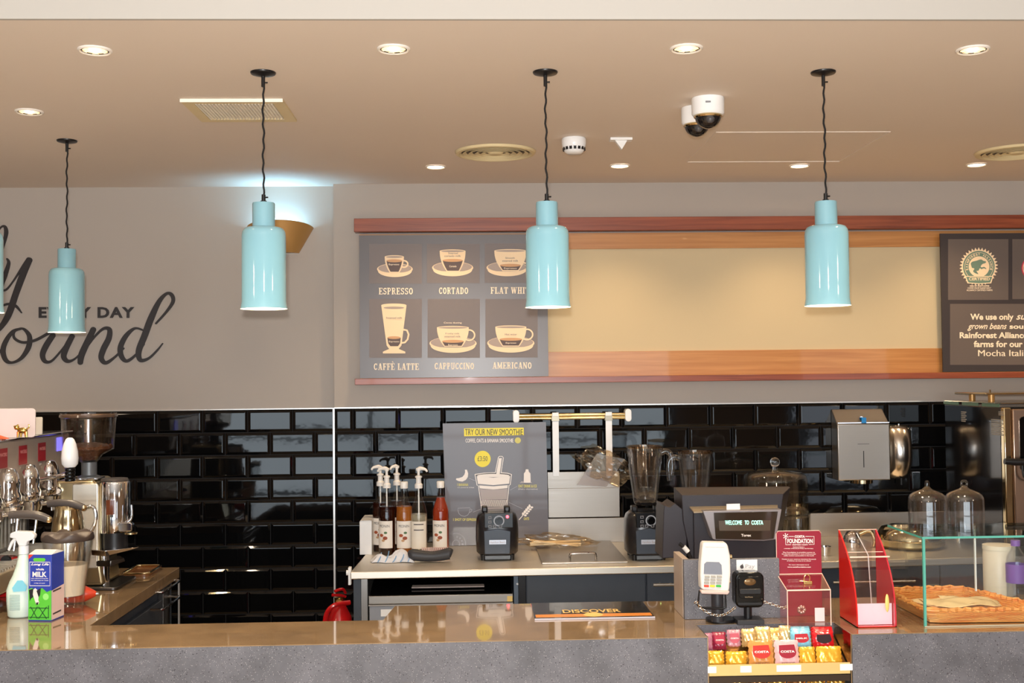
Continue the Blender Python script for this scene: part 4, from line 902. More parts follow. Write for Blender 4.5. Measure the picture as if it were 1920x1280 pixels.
# blenders
CTRL = mat('control_panel_black', (16, 16, 18), .25); GREYL = mat('nameplate_silver', (206, 212, 224), .3, .3); BCH = mat('blender_charcoal', (32, 30, 32), .3, coat=.2); BFR = mat('blender_slate', (64, 71, 82), .35)
def blender_base(lab, loc, red):
    t = thing('blender_motor_unit', lab, 'blender', loc, 0, 'blender bases on the steel worktop')
    w_, h_ = .174, .168; d = .19
    def ring(z, wk, dk, n=28, e=3.2):
        o = []
        for i in range(n):
            a = 2*PI*i/n; ca, sa = math.cos(a), math.sin(a); o.append((w_/2*wk*abs(ca)**(2/e)*(1 if ca > 0 else -1), d/2*dk*abs(sa)**(2/e)*(1 if sa > 0 else -1), z))
        return o
    B().loft([ring(.018, .84, .9), ring(.03, .97, .98), ring(.08, 1.0, 1), ring(.13, .99, .98), ring(.160, .96, .93), ring(.176, .90, .84), ring(.190, .70, .7)]).done('housing', BCH, t, world=False, ang=50)
    B().loft([[(x_, y_, z_) for x_, y_, z_ in [(-w_*.30, -d*.50-.002, .028), (w_*.28, -d*.50-.002, .028), (w_*.30, -d*.5-.003, .118), (0, -d*.5-.003, .130), (-w_*.31, -d*.5-.003, .120)]], [(x_, y_, z_) for x_, y_, z_ in [(-w_*.30, -d*.3, .028), (w_*.28, -d*.3, .028), (w_*.30, -d*.3, .118), (0, -d*.3, .130), (-w_*.31, -d*.3, .120)]]]).done('front_panel', BFR, t, world=False, bev=.002)
    pan = B().box(-w_*.30, w_*.36, -d*.5-.0035, -d*.3, .132, .192).done('control_panel', CTRL, t, world=False, bev=.002)
    def sub(b, n, m): o = b.done(n, m, t, world=False); o.parent = pan; return o
    yk = -d*.5-.004
    sub(B().cyl((.006, yk-.012, .160), .014, .012, axis='y', n=24), 'dial', BLACKG)
    sub(B().lathe([(.017, yk-.0012), (.0215, yk-.0012), (.0215, yk), (.017, yk)], (.006, 0, .160), 28, axis='y', closed=True), 'dial_ring', mat('print_silver', (170, 172, 178), .5))
    for (bx, bz) in ((-.030, .174), (-.030, .156), (-.030, .139), (-.012, .139), (.012, .139)): sub(B().cbox((bx, yk-.001, bz), (.013, .003, .011)), 'button', mat('button_grey', (120, 118, 120), .5))
    for (bx, bz) in ((-.030, .174), (-.030, .156), (-.030, .139), (-.012, .139), (.012, .139)): sub(B().cbox((bx, yk-.0028, bz), (.007, .001, .005)), 'button_mark', CTRL)
    if red: sub(B().sph((.040, yk, .176), .006, 12, 8), 'indicator_light', mat('red_led', (255, 60, 60), .3, emit=(255, 50, 60), es=14))
    else: sub(B().sph((.040, yk, .166), .0025, 12, 8), 'indicator_light', mat('green_led', (190, 230, 150), .3, emit=(190, 230, 130), es=3))
    B().cbox((0, -d*.5-.004, .076), (.068, .003, .018)).done('nameplate', GREYL, t, world=False, bev=.001)
    b = glyphs(B(), 'Hamilton Beach', lambda x_, y_: (-.030+.06*x_, -d*.5-.0062, .0715+.009*y_), .01)
    o = b.done('nameplate_lettering', PGY, t, world=False, smooth=False)
    B().box(-w_*.29, w_*.29, -d*.46, d*.4, .006, .020).done('lower_tray', mat('tray_grey', (98, 104, 110), .4), t, world=False)
    for sx in (-1, 1):
        for sy in (-1, 1): B().cyl((sx*w_*.33, sy*d*.36, 0), .009, .022, r2=.011, n=16).done('foot', BLACKP, t, world=False)
    for sx in (-.62, .42): B().cbox((sx*w_/2+.004, -.02, .200), (.024, .05, .024)).done('jug_pad', BLACKP, t, world=False, bev=.006, seg=3)
    return t
p = W(933, 1049, Z=ZT_); blender_base('empty black blender base with a red light in front of the poster', (p.x, p.y+.06, ZT_), True)
p = W(1216, 1049, Z=ZT_); q_ = (p.x, p.y+.06, ZT_); blender_base('black blender base carrying a clear jug left of the till', q_, False)
JG = thin_glass('jug_plastic', (251, 252, 253), .02, 1.0, 2.0)
def blender_jug(lab, x, y, z, hs, h=.236):
    t = thing('blender_jug', lab, 'blender jug', (x, y, z), 0, 'clear blender jugs')
    n = 32
    def ring(r, z_, k=.06): return [((r*(1+k*math.cos(8*2*PI*i/n)))*math.cos(2*PI*i/n), (r*(1+k*math.cos(8*2*PI*i/n)))*math.sin(2*PI*i/n), z_) for i in range(n)]
    B().loft([ring(.040, 0, 0), ring(.046, .01, .02), ring(.048, .03, .05), ring(.052, .07, .07), ring(.060, .13, .07), ring(.066, .19, .06), ring(.071, h-.006, .02), ring(.073, h, 0), ring(.070, h, 0), ring(.063, .19), ring(.057, .13), ring(.049, .07), ring(.044, .03), ring(.03, .02, 0)], cap=True).done('jug_body', JG, t, world=False, ang=60)
    B().tube([(hs*.066, 0, h-.03), (hs*.085, 0, h-.022), (hs*.105, 0, h-.035), (hs*.112, 0, h-.07), (hs*.108, 0, h-.12)], [.011, .012, .012, .011, .010], 12, smooth=5).done('handle', JG, t, world=False)
    B().lathe([(.0001, .001), (.039, .001), (.044, .012), (.030, .02), (.0001, .022)], n=24).done('blade_collar', BLACKP, t, world=False)
    B().cbox((0, 0, .028), (.05, .008, .003)).cyl((0, 0, .02), .006, .012, n=12).done('blade', CHROME, t, world=False)
    B().lathe([(.0665, h-.006), (.074, h-.007), (.0745, h+.002), (.0665, h+.002)], n=40, closed=True).done('rim', thin_glass('rim_amber', (226, 205, 180), .05, 1, 1.8), t, world=False)
    return t
blender_jug('clear ribbed blender jug standing on the right blender base', q_[0], q_[1], ZT_+.2125, 1)
p = W(1303, 845, Y=4.72); blender_jug('clear ribbed blender jug with handle on its left, rising behind the till', p.x, 4.72, p.z-.238, -1)
tt = thing('blender_stand', 'dark blender motor block hidden behind the till', 'blender', (p.x, 4.72, ZT_)); B().rbox(p.x-.08, p.x+.08, 4.64, 4.80, ZT_, p.z-.2385, .02, 'z').done('housing', BCH, tt)
B().cyl((p.x, 4.66, ZT_+.05), .012, .01, axis='y').done('dial', BLACKG, tt)
# plastic bags
PB = thin_glass('clear_plastic_film', (244, 236, 224), .14, 1, 1.7)
def crumple(name, lab, cat, c, size, m, seed, rot=0, extra=None, wr=.35):
    random.seed(seed); t = thing(name, lab, cat, (c[0], c[1], c[2]-size[2]/2)); b = B(); bmesh.ops.create_icosphere(b.bm, subdivisions=4, radius=1)
    from mathutils import noise
    for v in b.bm.verts:
        n1 = noise.noise(v.co*2.2+Vector((seed, 0, 0))); n2 = abs(noise.noise(v.co*5+Vector((0, seed, 0)))); k = 1+wr*n1-wr*.8*n2
        v.co = Vector((v.co.x*size[0]/2*k, v.co.y*size[1]/2*k, max(v.co.z*k, -.98)*size[2]/2))
    b.xf(Matrix.Translation(c) @ Matrix.Rotation(rot, 4, 'Y')).done('film', m, t, ang=18)
    if extra: extra(t)
    return t
p = W(1128, 882, Y=5.02)
def fold(t):
    b = B(); b.prism([(p.x-.11, p.z-.06), (p.x+.02, p.z-.07), (p.x+.10, p.z+.05), (p.x-.02, p.z+.075)], 5.010, 5.022, 'y'); b.done('folded_sheet', thin_glass('milky_film', (226, 214, 204), .3, 1, 1.8), t)
crumple('plastic_bag', 'crumpled clear plastic bag tucked over the steel splash plate', 'bag', (p.x+.01, 5.03, p.z+.02), (.25, .09, .14), PB, 3, R(25), fold, .34)
p = W(1050, 1030, Z=ZT_); zc = ZT_+.035
def straws(t):
    b = B()
    for i in range(12): b.tube([(p.x-.12+.008*math.sin(i*3), p.y+.025*math.sin(i), zc-.012+.008*(i % 3)), (p.x+.08+.01*math.sin(i*5), p.y+.02*math.sin(i*2), zc-.018+.008*((i+1) % 3))], .0036, 8)
    b.done('straws', mat('straw_cream', (238, 214, 172), .6), t)
crumple('bag_of_straws', 'long clear bag of cream straws lying between poster and ice well', 'bag', (p.x-.01, p.y+.02, zc), (.33, .10, .062), PB, 9, R(3), straws, .35)
# cake dome on a pedestal
CD = thin_glass('dome_glass', (252, 250, 246), 0, 1, 1.6)
p = W(1455, 985, Y=4.75); t = thing('cake_stand', 'tall glass cake dome with ball knob, half hidden behind the till', 'cake stand', (p.x, 4.75, ZT_))
dz0 = W(1455, 960, Y=4.75).z; dz1 = W(1455, 884, Y=4.75).z; zk = W(1455, 866, Y=4.75).z; rr = .132
B().lathe([(rr, dz0), (rr, dz1-.035), (rr*.95, dz1-.015), (rr*.82, dz1-.003), (rr*.35, dz1+.004), (rr*.2, dz1+.01), (.0001, dz1+.012), (.0001, dz1+.009), (rr*.34, dz1), (rr*.8, dz1-.007), (rr*.92, dz1-.018), (rr*.965, dz1-.036), (rr*.965, dz0)], (p.x, 4.75, 0), 56, closed=True).done('dome', CD, t, ang=60)
B().sph((p.x, 4.75, zk), .020, 20, 14).cyl((p.x, 4.75, dz1+.008), .010, .016, n=20).done('knob', mat('solid_glass', (250, 250, 250), .0, trans=1, ior=1.5, var=0), t)
B().lathe([(.0001, dz0-.014), (rr*1.05, dz0-.014), (rr*1.08, dz0-.002), (.0001, dz0-.002)], (p.x, 4.75, 0), 48).done('plate', CD, t)
B().lathe([(.001, dz0-.02), (.05, dz0-.03), (.045, dz0-.08), (.03, dz0-.12), (.05, ZT_+.03), (.085, ZT_+.008), (.085, ZT_+.001), (.001, ZT_+.001)], (p.x, 4.75, 0), 36).done('pedestal', CD, t)
p = W(1494, 985, Y=4.9); t = thing('glass_storage_jar', 'clear glass jar with rounded shoulders right of the till', 'jar', (p.x, 4.9, ZT_)); zj = W(1494, 948, Y=4.9).z
B().lathe([(.0001, ZT_+.001), (.055, ZT_+.001), (.058, ZT_+.01), (.058, zj-.035), (.05, zj-.012), (.03, zj), (.028, zj), (.046, zj-.014), (.054, zj-.036), (.054, ZT_+.012), (.0001, ZT_+.008)], (p.x, 4.9, 0), 36).done('jar_body', CD, t, ang=60)
B().cyl((p.x, 4.9, zj+.0005), .03, .012, n=24).done('lid', CHROMEW, t)
# towel dispenser
yT = YW-.012; yTf = YW-.10
a, b_, z0, z1 = rect(1571, 792, 1669, 900, yTf); 
t = thing('paper_towel_dispenser', 'square brushed steel paper towel dispenser with blue key tag on the tiles', 'dispenser', ((a+b_)/2, yT, z0))
zb_ = W(1612, 766, Y=yT).z
B().prism([(yTf, z0), (yTf, z1-.006), (yTf+.01, z1), (yT-.001, zb_), (yT-.001, z0)], a, b_, 'x').done('cover', STEEL, t, bev=.004)
B().box(a+.001, b_-.001, yTf-.0015, yTf+.004, z1-.003, z1+.002).done('cover_lip', CHROME, t, bev=.0006)
v0 = W(1620, 845, Y=yTf).z; v1 = W(1620, 876, Y=yTf).z; vx = W(1619.5, 860, Y=yTf).x
B().box(vx-.0018, vx+.0018, yTf-.001, yTf+.001, v1, v0).done('level_window', BLACKP, t)
vz = W(1620, 832, Y=yTf).z; B().box(vx-.026, vx+.026, yTf-.0008, yTf+.001, vz-.001, vz+.001).done('embossed_line', STEELD, t)
B().cyl(((a+b_)/2, yTf+.045, z0-.016), .05, .016, n=40).done('outlet_ring', CHROMEW, t)
kx = W(1609, 776, Y=yTf+.06); 
B().cyl((kx.x-.002, yTf+.012, z1+.018), .009, .012, axis='y', n=16).done('lock', CHROME, t)
B().cbox((kx.x+.004, yTf-.003, z1+.010), (.022, .004, .026)).done('key_tag', mat('key_tag_blue', (30, 130, 200), .35), t, bev=.002)
# soap dispenser
yq = YW-.09; p0 = W(1694, 848, Y=yq); hz_ = (W(1692, 798, Y=yq).z-W(1692, 899, Y=yq).z)/2; wz = PX(yq)*26
t = thing('soap_dispenser', 'rounded polished steel soap dispenser on the tiles right of the towel dispenser', 'soap dispenser', (p0.x, YW-.01, p0.z-hz_))
b = B(); n = 36; rings = []
for j in range(13):
    s_ = -1+2*j/12; zc_ = p0.z+s_*hz_*.995; ww = wz*(1-abs(s_)**4.5*.30)*(1 if s_ > -.2 else 1-.16*(abs(s_)-.2)); dd = .055*(1-abs(s_)**2.4*.85)
    rings.append([(p0.x+ww*math.cos(PI*i/n*1.0) * 1.0, yq+.072-.0-(dd+.02)*math.sin(PI*i/n), zc_) for i in range(n+1)])
b.loft(rings).done('casing', mat('polished_steel', (214, 206, 196), .22, 1), t, ang=60, sub=0)
B().cyl((p0.x+.003, yq+.04, p0.z-hz_-.028), .004, .03, n=12).done('nozzle', BLACKP, t)
B().cyl((p0.x, yq+.05, p0.z+hz_-.002), .006, .008, n=12).done('lock', CHROME, t)
# ================================================================ TILL
yT0 = 3.86
TBK = mat('till_charcoal', (44, 40, 46), .42, noise=(200, .1)); TBE = mat('till_edge_dark', (84, 76, 70), .4); GFL = mat('till_silver_frame', (146, 140, 142), .3, .4)
def q5(x, y, Y): p = W(1220+x/4.268, 880+y/4.268, Y=Y); return (p.x, p.z)
cx_ = W(1362, 1000, Y=yT0).x
t = thing('till', 'black point of sale till seen from behind, with a lit customer display', 'till', (cx_, yT0+.1, ZT_))
out = [q5(x, y, yT0+.03) for x, y in ((248, 205), (1062, 195), (1020, 500), (1000, 725), (330, 735), (262, 420))]
out2 = [q5(x, y, yT0+.14) for x, y in ((190, 145), (1112, 138), (1040, 500), (1000, 725), (290, 735), (195, 300))]
B().loft([[(x, yT0+.03, z) for x, z in out], [(x, yT0+.13, z) for x, z in out2]]).loft([[(x, yT0+.131, z) for x, z in out2], [(x, yT0+.155, z) for x, z in out2]]).done('monitor_back', TBK, t, bev=.002)
a = [q5(x, y, yT0+.0) for x, y in ((318, 337), (420, 337), (520, 560), (520, 720), (330, 720))]
B().prism([q5(x, y, yT0+.01) for x, y in ((345, 338), (1015, 325), (1000, 560), (985, 722), (350, 730))], yT0+.01, yT0+.029, 'y').done('display_arm', TBK, t, bev=.002)
h = B(); p1 = [q5(x, y, yT0-.035) for x, y in ((345, 338), (1018, 322))]; p2 = [q5(x, y, yT0+.03) for x, y in ((310, 296), (1015, 282))]
h.loft([[(p1[0][0], yT0-.035, p1[0][1]), (p1[1][0], yT0-.035, p1[1][1]), (p2[1][0], yT0+.029, p2[1][1]), (p2[0][0], yT0+.029, p2[0][1])], [(p1[0][0], yT0-.035, p1[0][1]-.004), (p1[1][0], yT0-.035, p1[1][1]-.004), (p2[1][0], yT0+.029, p2[1][1]-.004), (p2[0][0], yT0+.029, p2[0][1]-.004)]]).done('top_flap', mat('till_flap_tan', (150, 134, 110), .35), t)
dp = B().prism([q5(x, y, yT0-.05) for x, y in ((418, 332), (1050, 318), (1005, 560), (905, 572), (520, 565), (495, 555))], yT0-.05, yT0+.009, 'y').done('customer_display', GFL, t, bev=.002)
SCRN = mat('display_screen', (52, 44, 36), .08, coat=.6)
B().prism([q5(x, y, yT0-.052) for x, y in ((505, 345), (1018, 335), (985, 552), (905, 562), (520, 556))], yT0-.053, yT0-.0505, 'y').done('screen', SCRN, t, bev=.0008)
B().prism([q5(x, y, yT0-.0535) for x, y in ((545, 410), (960, 405), (955, 490), (550, 490))], yT0-.0536, yT0-.0532, 'y').done('character_grid', mat('grid_brown', (82, 70, 58), .3), t)
CY = mat('display_cyan', (190, 255, 235), .5, emit=(150, 255, 225), es=1.6)
pr = Print(t, yT0-.054, (1220, 880), 4.268, {'display_cyan': ('lit_text', 'glowing cyan text'), 'print_white': ('badge', None)})
for s_, x0, x1 in (('WELCOME', 596, 730), ('TO', 752, 786), ('COSTA', 806, 900)): pr.text(CY, s_, x0, 406, x1, 441, bold=.02)
pr.text(PW, 'Torex', 724, 515, 804, 536, bold=.03); pr.build()
B().prism([q5(x, y, yT0-.02) for x, y in ((605, 275), (712, 272), (714, 318), (606, 320))], yT0-.024, yT0-.02, 'y').done('white_sticker', WHITE, t)
B().box(W(1288, 1040, Y=yT0).x, W(1455, 1040, Y=yT0).x, yT0+.02, yT0+.25, ZT_+.0005, q5(330, 732, yT0)[1]+.002).done('base', TBK, t, bev=.004)
B().prism([q5(x, y, yT0+.05) for x, y in ((100, 345), (105, 285), (150, 300), (190, 268), (285, 340), (285, 700), (90, 705))], yT0+.04, yT0+.2, 'y').done('card_swipe_housing', TBK, t, bev=.002)
c = [q5(x, y, yT0) for x, y in ((235, 595), (262, 620), (300, 665), (330, 715))]
B().tube([(x, yT0+.01, z) for x, z in c], .006, 10, smooth=4).done('cable', BLACKP, t)
B().tube([(c[1][0]+.002, yT0+.006, c[1][1]), (c[2][0]+.001, yT0+.006, c[2][1]+.002)], .0085, 10).done('cable_label', WHITE, t)
# stone upstand
yU = W(1360, 1160, Z=ZT_).y
u0, u1, z0, z1 = rect(1283, 1048, 1462, 1158, yU)
t = thing('stone_upstand', 'grey stone screen standing on the counter in front of the till', 'counter screen', ((u0+u1)/2, yU, ZT_))
B().box(u0, u1, yU, yU+.02, ZT_+.0005, z1).done('front_slab', STONEF, t, smooth=False, bev=.001)
B().box(u0-.001, u0+.018, yU+.021, yU+.17, ZT_+.0005, z1).done('side_slab', mat('stone_edge_beige', (176, 160, 146), .4), t, smooth=False, bev=.001)
# sticker
a, b_, z0, z1 = rect(1381, 1049, 1420, 1072, yU-.002)
t = thing('payment_sticker', 'small white mobile payment sticker on the stone screen', 'sticker', ((a+b_)/2, yU-.0005, z0))
B().box(a, b_, yU-.0014, yU-.0004, z0, z1).done('card', WHITE, t)
pr = Print(t, yU-.0016, (1220, 880), 4.268, {'print_mid_grey': ('lettering', None), 'print_dark': ('apple_mark', None)})
pr.text(PGY, 'Pay', 758, 757, 832, 798); pr.g = 'apple'
pr.ell(PDK, 730, 777, 15, 16, 1, 16); pr.line(PDK, [(731,762),(738,754)], 5, 1); pr.ell(WHITE, 748, 775, 6, 7, 2, 12); pr.build()
# card terminal
yK = 3.325
def q5w(x, y, Y=yK): return q5(x, y, Y)
pt = W(1347, 1160, Z=ZT_)
t = thing('card_terminal', 'white card payment terminal with keypad on a black stand', 'card terminal', (pt.x, pt.y, ZT_))
B().cyl((pt.x, pt.y-.03, ZT_+.0005), .044, .009, n=40).done('stand_base', BLACKP, t, bev=.002)
B().cyl((W(1349, 1120, Y=yK).x, yK+.03, ZT_+.009), .018, .095, n=28).done('stand_pole', mat('pole_charcoal', (48, 48, 52), .35), t)
bd = [q5w(x, y) for x, y in ((425, 600), (440, 590), (610, 593), (627, 605), (640, 690), (632, 820), (608, 950), (590, 962), (395, 945), (384, 930), (388, 840), (398, 750))]
sh = Matrix(((1,0,0,0),(0,1,.42,-.42*1.05),(0,0,1,0),(0,0,0,1)))   # the terminal leans back
B().prism(bd, yK-.02, yK+.022, 'y').xf(sh).done('body', mat('terminal_white', (206, 203, 200), .35, var=.02), t, bev=.006, seg=3)
def tp(name, m, pts, d=.001, e=0): return B().prism([q5w(x, y) for x, y in pts], yK-.0205-d, yK-.0195, 'y').xf(sh).done(name, m, t, bev=e)
B().prism([q5w(x, y) for x, y in ((380, 960), (384, 944), (606, 950), (605, 965), (590, 978), (385, 972))], yK-.024, yK-.0, 'y').xf(sh).done('lower_trim', mat('terminal_pinkish_grey', (190, 168, 162), .3), t, bev=.003)
tp('printer_slot', mat('slot_grey', (206, 204, 204), .4), ((446, 615), (598, 618), (598, 624), (446, 621)))
tp('screen', mat('lcd_grey', (112, 118, 132), .25), ((425, 752), (445, 735), (545, 738), (562, 760), (560, 830), (415, 826)), .0012)
KW = mat('key_white', (150, 148, 142), .4); KR = mat('key_red', (200, 62, 40), .4); KY = mat('key_yellow', (214, 190, 50), .4); KG = mat('key_green', (46, 160, 60), .4)
for r_ in range(4):
    for c_ in range(3):
        x = 440+c_*48-r_*4; y = 846+r_*23; m = KW if r_ < 3 else (KR, KY, KG)[c_]
        tp('key', m, ((x-19, y-8), (x+19, y-7), (x+19, y+8), (x-20, y+7)), .003, .0006)
fr_ = [q5(x, y, yK-.01) for x, y in ((388, 972), (596, 980), (600, 1100), (575, 1112), (400, 1105), (378, 1085))]
B().tube([(x, yK-.01, z) for x, z in fr_], .0035, 8, closed=True).done('wire_cradle', BLACKP, t)
for x, y in ((650, 705), (618, 890)): px_, pz_ = q5w(x, y); B().cyl((px_-.002, yK+.42*(pz_-1.05), pz_), .006, .006, axis='x', n=16).done('side_knob', CHROMEW, t)
# contactless reader
yN = 3.34
t = thing('contactless_reader', 'black rounded contactless card reader beside the card terminal', 'card reader', (W(1406, 1150, Y=yN).x, yN, ZT_))
a, b_, z0, z1 = rect(1379, 1073, 1433, 1139, yN)
B().rbox(a, b_, yN, yN+.05, z0, z1, .018, 'y').done('casing', BLACKG, t, bev=.005, seg=3)
w_ = b_-a
B().rbox(a+.009, b_-.009, yN-.003, yN, z0+.028, z1-.012, .01, 'y').done('front_window', BLACKG, t, bev=.001)
B().sph(((a+b_)/2, yN-.002, z1-.027), (.019, .003, .011), 20, 10).done('sensor_window', mat('sensor_bronze', (120, 92, 60), .15, .6), t)
B().rbox(a+.010, b_-.010, yN-.008, yN-.0005, z0+.040, z0+.056, .005, 'y').done('ledge', BLACKP, t, bev=.002)
B().box(a+.006, b_-.008, yN-.004, yN+.001, z0+.008, z0+.016).done('lower_lip', BLACKP, t, bev=.001)
vs_ = glyphs(B(), 'VeriFone', lambda x, y: (a+.026+.024*x, yN-.0036, z0+.030+.004*y), .02); vs_.done('lettering', mat('print_gold', (150, 128, 96), .5), t, smooth=False)
B().box(a+.004, b_-.002, yN-.004, yN+.06, ZT_+.0005, ZT_+.014).done('base', mat('base_charcoal', (52, 52, 54), .4), t, bev=.001)
B().cyl(((a+b_)/2, yN+.03, ZT_+.014), .012, z0-ZT_-.012, n=16).done('neck', BLACKP, t)
# chain
CHN = mat('chain_steel', (228, 206, 180), .18, 1)
def chain(name, lab, pts, Y):
    t = thing(name, lab, 'chain', (pts[0][0], Y, ZT_+.001), 0, 'fine security chains')
    sp = smoothpts(pts, 30); L = 0; last = sp[0]; k = 0; b = B(); step = .0088
    pos = []
    for i in range(1, len(sp)):
        d = math.dist(sp[i], sp[i-1]); L += d
        if L >= step: pos.append(((sp[i][0], Y, sp[i][1]), math.atan2(sp[i][1]-sp[i-1][1], sp[i][0]-sp[i-1][0]))); L = 0
    for i, (c, an) in enumerate(pos):
        l = B(); tilt = (R(25) if i % 2 else R(-65)); loop = []
        for j in range(12): a_ = 2*PI*j/12; loop.append(((.0062*math.cos(a_)), .0034*math.sin(a_)*math.cos(tilt), .0034*math.sin(a_)*math.sin(tilt)))
        l.tube(loop, .0009, 6, closed=True); l.xf(Matrix.Translation(c) @ Matrix.Rotation(-an, 4, 'Y')).done('chain_link', CHN, t)
    return t
chain('security_chain', 'fine chain looping under the card terminal and across to the black reader', [q5(x, y, 3.31) for x, y in ((345, 1075), (372, 1062), (400, 1105), (470, 1150), (545, 1166), (610, 1150), (680, 1100))], 3.31)
chain('security_chain', 'fine chain running right from the black reader to the donation box', [q5(x, y, 3.325) for x, y in ((895, 1055), (950, 1070), (1010, 1090), (1060, 1105), (1095, 1090))], 3.325)
# donation box
yX = 3.30; ACR = thin_glass('clear_acrylic', (254, 250, 249), 0, 1, 1.5); EDG = mat('acrylic_edge', (255, 214, 196), .2, coat=.5)
def q8(x, y, Y): p = W(1440+x/6.4, 980+y/6.4, Y=Y); return (p.x, p.z)
t = thing('donation_box', 'clear donation box with a tall dark red charity card', 'donation box', (W(1508, 1160, Y=yX).x, yX+.07, ZT_))
yXb = yX+.145; c0_, c1_, z0, z1 = rect(1457, 995, 1541, 1168, yXb)
zb0 = ZT_+.0008
B().rbox(c0_, c1_, yXb, yXb+.004, zb0, z1, .008, 'y').done('back_card', RED, t, bev=.0005)
B().tube([(c0_, yXb+.001, zb0+.01), (c0_, yXb+.001, z1-.008), (c0_+.006, yXb+.001, z1), (c1_-.006, yXb+.001, z1), (c1_, yXb+.001, z1-.008)], .0012, 6).done('card_edge', EDG, t)
fx0 = W(1476, 1105, Y=yX).x; fx1 = W(1557, 1105, Y=yX).x; fz = W(1515, 1106, Y=yX).z; bz = W(1500, 1076, Y=yXb).z
bx = B(); bx.box(fx0, fx1, yX, yX+.003, zb0, fz); bx.done('front_pane', ACR, t)
for xx, xb in ((fx0, c0_), (fx1, c1_)):
    B().loft([[(xx, yX+.003, zb0), (xb, yXb, zb0), (xb, yXb, bz), (xx, yX+.003, fz)], [(xx+.002, yX+.003, zb0), (xb+.002, yXb, zb0), (xb+.002, yXb, bz), (xx+.002, yX+.003, fz)]]).done('side_pane', ACR, t)
    B().tube([(xx, yX, zb0+.002), (xx, yX, fz), (xb, yXb-.002, bz)], .0014, 6).done('pane_edge', EDG, t)
B().loft([[(fx0, yX, fz), (fx1, yX, fz), (c1_, yXb-.001, bz), (c0_, yXb-.001, bz)], [(fx0, yX, fz+.002), (fx1, yX, fz+.002), (c1_, yXb-.001, bz+.002), (c0_, yXb-.001, bz+.002)]]).done('sloping_lid', ACR, t)
B().tube([(fx0, yX, fz), (fx1, yX, fz)], .0022, 8).done('lid_edge', EDG, t); B().tube([(c0_, yXb-.003, bz+.001), (c1_, yXb-.003, bz+.001)], .0014, 8).done('lid_edge', EDG, t)
B().box(fx0, fx1, yX+.004, yXb-.002, zb0, zb0+.002).done('bottom_pane', ACR, t)
B().box(W(1526, 1140, Y=yX+.06).x, fx1-.003, yX+.05, yX+.052, zb0+.003, W(1530, 1138, Y=yX+.06).z).done('white_slip', mat('paper_white', (246, 242, 246), .6), t)
lk = W(1503, 1142, Y=yX+.06); b = B()
for i in range(7): a_ = 2*PI*i/7; b.sph((lk.x+.008*math.cos(a_), yX+.06, lk.z+.008*math.sin(a_)-.001), .006, 10, 6)
b.done('gift_bow', mat('pinkish_foil', (214, 170, 160), .2, .7), t)
kb = W(1512, 1088, Y=yX+.06); BRA = mat('padlock_brass', (230, 196, 130), .2, 1)
b = B().tube([(kb.x-.008, yX+.058, kb.z), (kb.x-.006, yX+.056, kb.z+.014), (kb.x+.002, yX+.056, kb.z+.018), (kb.x+.009, yX+.056, kb.z+.012), (kb.x+.009, yX+.058, kb.z)], .0016, 8, smooth=3); b.done('padlock_shackle', BRA, t)
B().cbox((kb.x+.002, yX+.055, kb.z-.005), (.026, .010, .010)).cbox((kb.x-.014, yX+.055, kb.z+.000), (.018, .004, .003)).done('padlock_body', BRA, t, bev=.002)
pr = Print(t, yXb-.0002, (1440, 980), 6.4, {'print_white': ('card_lettering', 'white lettering and emblem')})
pr.text(PW, 'COSTA', 318, 148, 442, 178, bold=.04); pr.text(PW, 'FOUNDATION', 232, 190, 536, 244, bold=.03); pr.g = 'fr'
pr.line(PW, [(250,162),(310,162)], 6); pr.line(PW, [(448,162),(552,162),(552,258),(490,258)], 6); pr.line(PW, [(276,260),(212,262),(212,196)], 6)
pr.g = 'bird'
for a_ in range(0, 360, 60): pr.line(PW, [(212,158),(212+34*math.cos(R(a_+20)),158+36*math.sin(R(a_+20)))], [3, 11], 1)
pr.line(PW, [(218,150),(206,200)], 5, 1)
for i, (s_, x0, x1, y) in enumerate((('REGISTERED CHARITY', 292, 480, 262), ('Registered Charity in', 300, 436, 290), ('a member of Registered Policy. Lisa Registers', 192, 542, 308), ('The Foundation is providing access to', 176, 562, 354), ('life-changing education in some of the poorest', 166, 572, 374), ('coffee growing communities in the world', 188, 548, 394), ('Thanks to your generous donations thousands', 164, 576, 436), ('of children can now go to school', 226, 512, 456), ('For more information go to', 250, 490, 503), ('www.costafoundation.com', 232, 512, 528))): pr.text(PW, s_, x0, y-7, x1, y+7, bold=.02)
pr.build()
# red acrylic dispenser
yv = 3.27; yvb = 3.42
x0_ = W(1606, 1150, Y=yv).x; x1_ = W(1681, 1150, Y=yv).x; zt_ = W(1575, 993, Y=yvb).z
t = thing('acrylic_dispenser', 'clear countertop dispenser with curved bright red side panels', 'dispenser', ((x0_+x1_)/2, yv+.07, ZT_))
z_ = ZT_+.001; H = zt_-z_
def finp(): 
    pts = [(yvb, z_), (yvb, zt_)]
    for k in range(1, 11): s_ = k/10; pts.append((yvb-(yvb-yv)*(1-(1-s_)**2.5), zt_-H*s_*.97))
    pts.append((yv, z_)); return pts
RA = mat('red_acrylic', (206, 36, 30), .15, coat=.6)
B().prism(finp(), x0_, x0_+.004, 'x').done('side_panel', RA, t)
B().prism(finp(), x1_-.004, x1_, 'x').done('side_panel', mat('red_acrylic_pinker', (196, 44, 58), .15, coat=.6), t)
B().box(x0_, x1_, yv, yvb, z_, z_+.003).done('base', RA, t)
zf = W(1640, 1050, Y=yv).z
B().box(x0_+.004, x1_-.004, yv+.012, yv+.015, z_+.003, zf-.03).done('front_pane', ACR, t)
B().box(x0_+.004, x1_-.004, yvb-.004, yvb-.001, z_+.003, zt_-.002).done('back_pane', ACR, t)
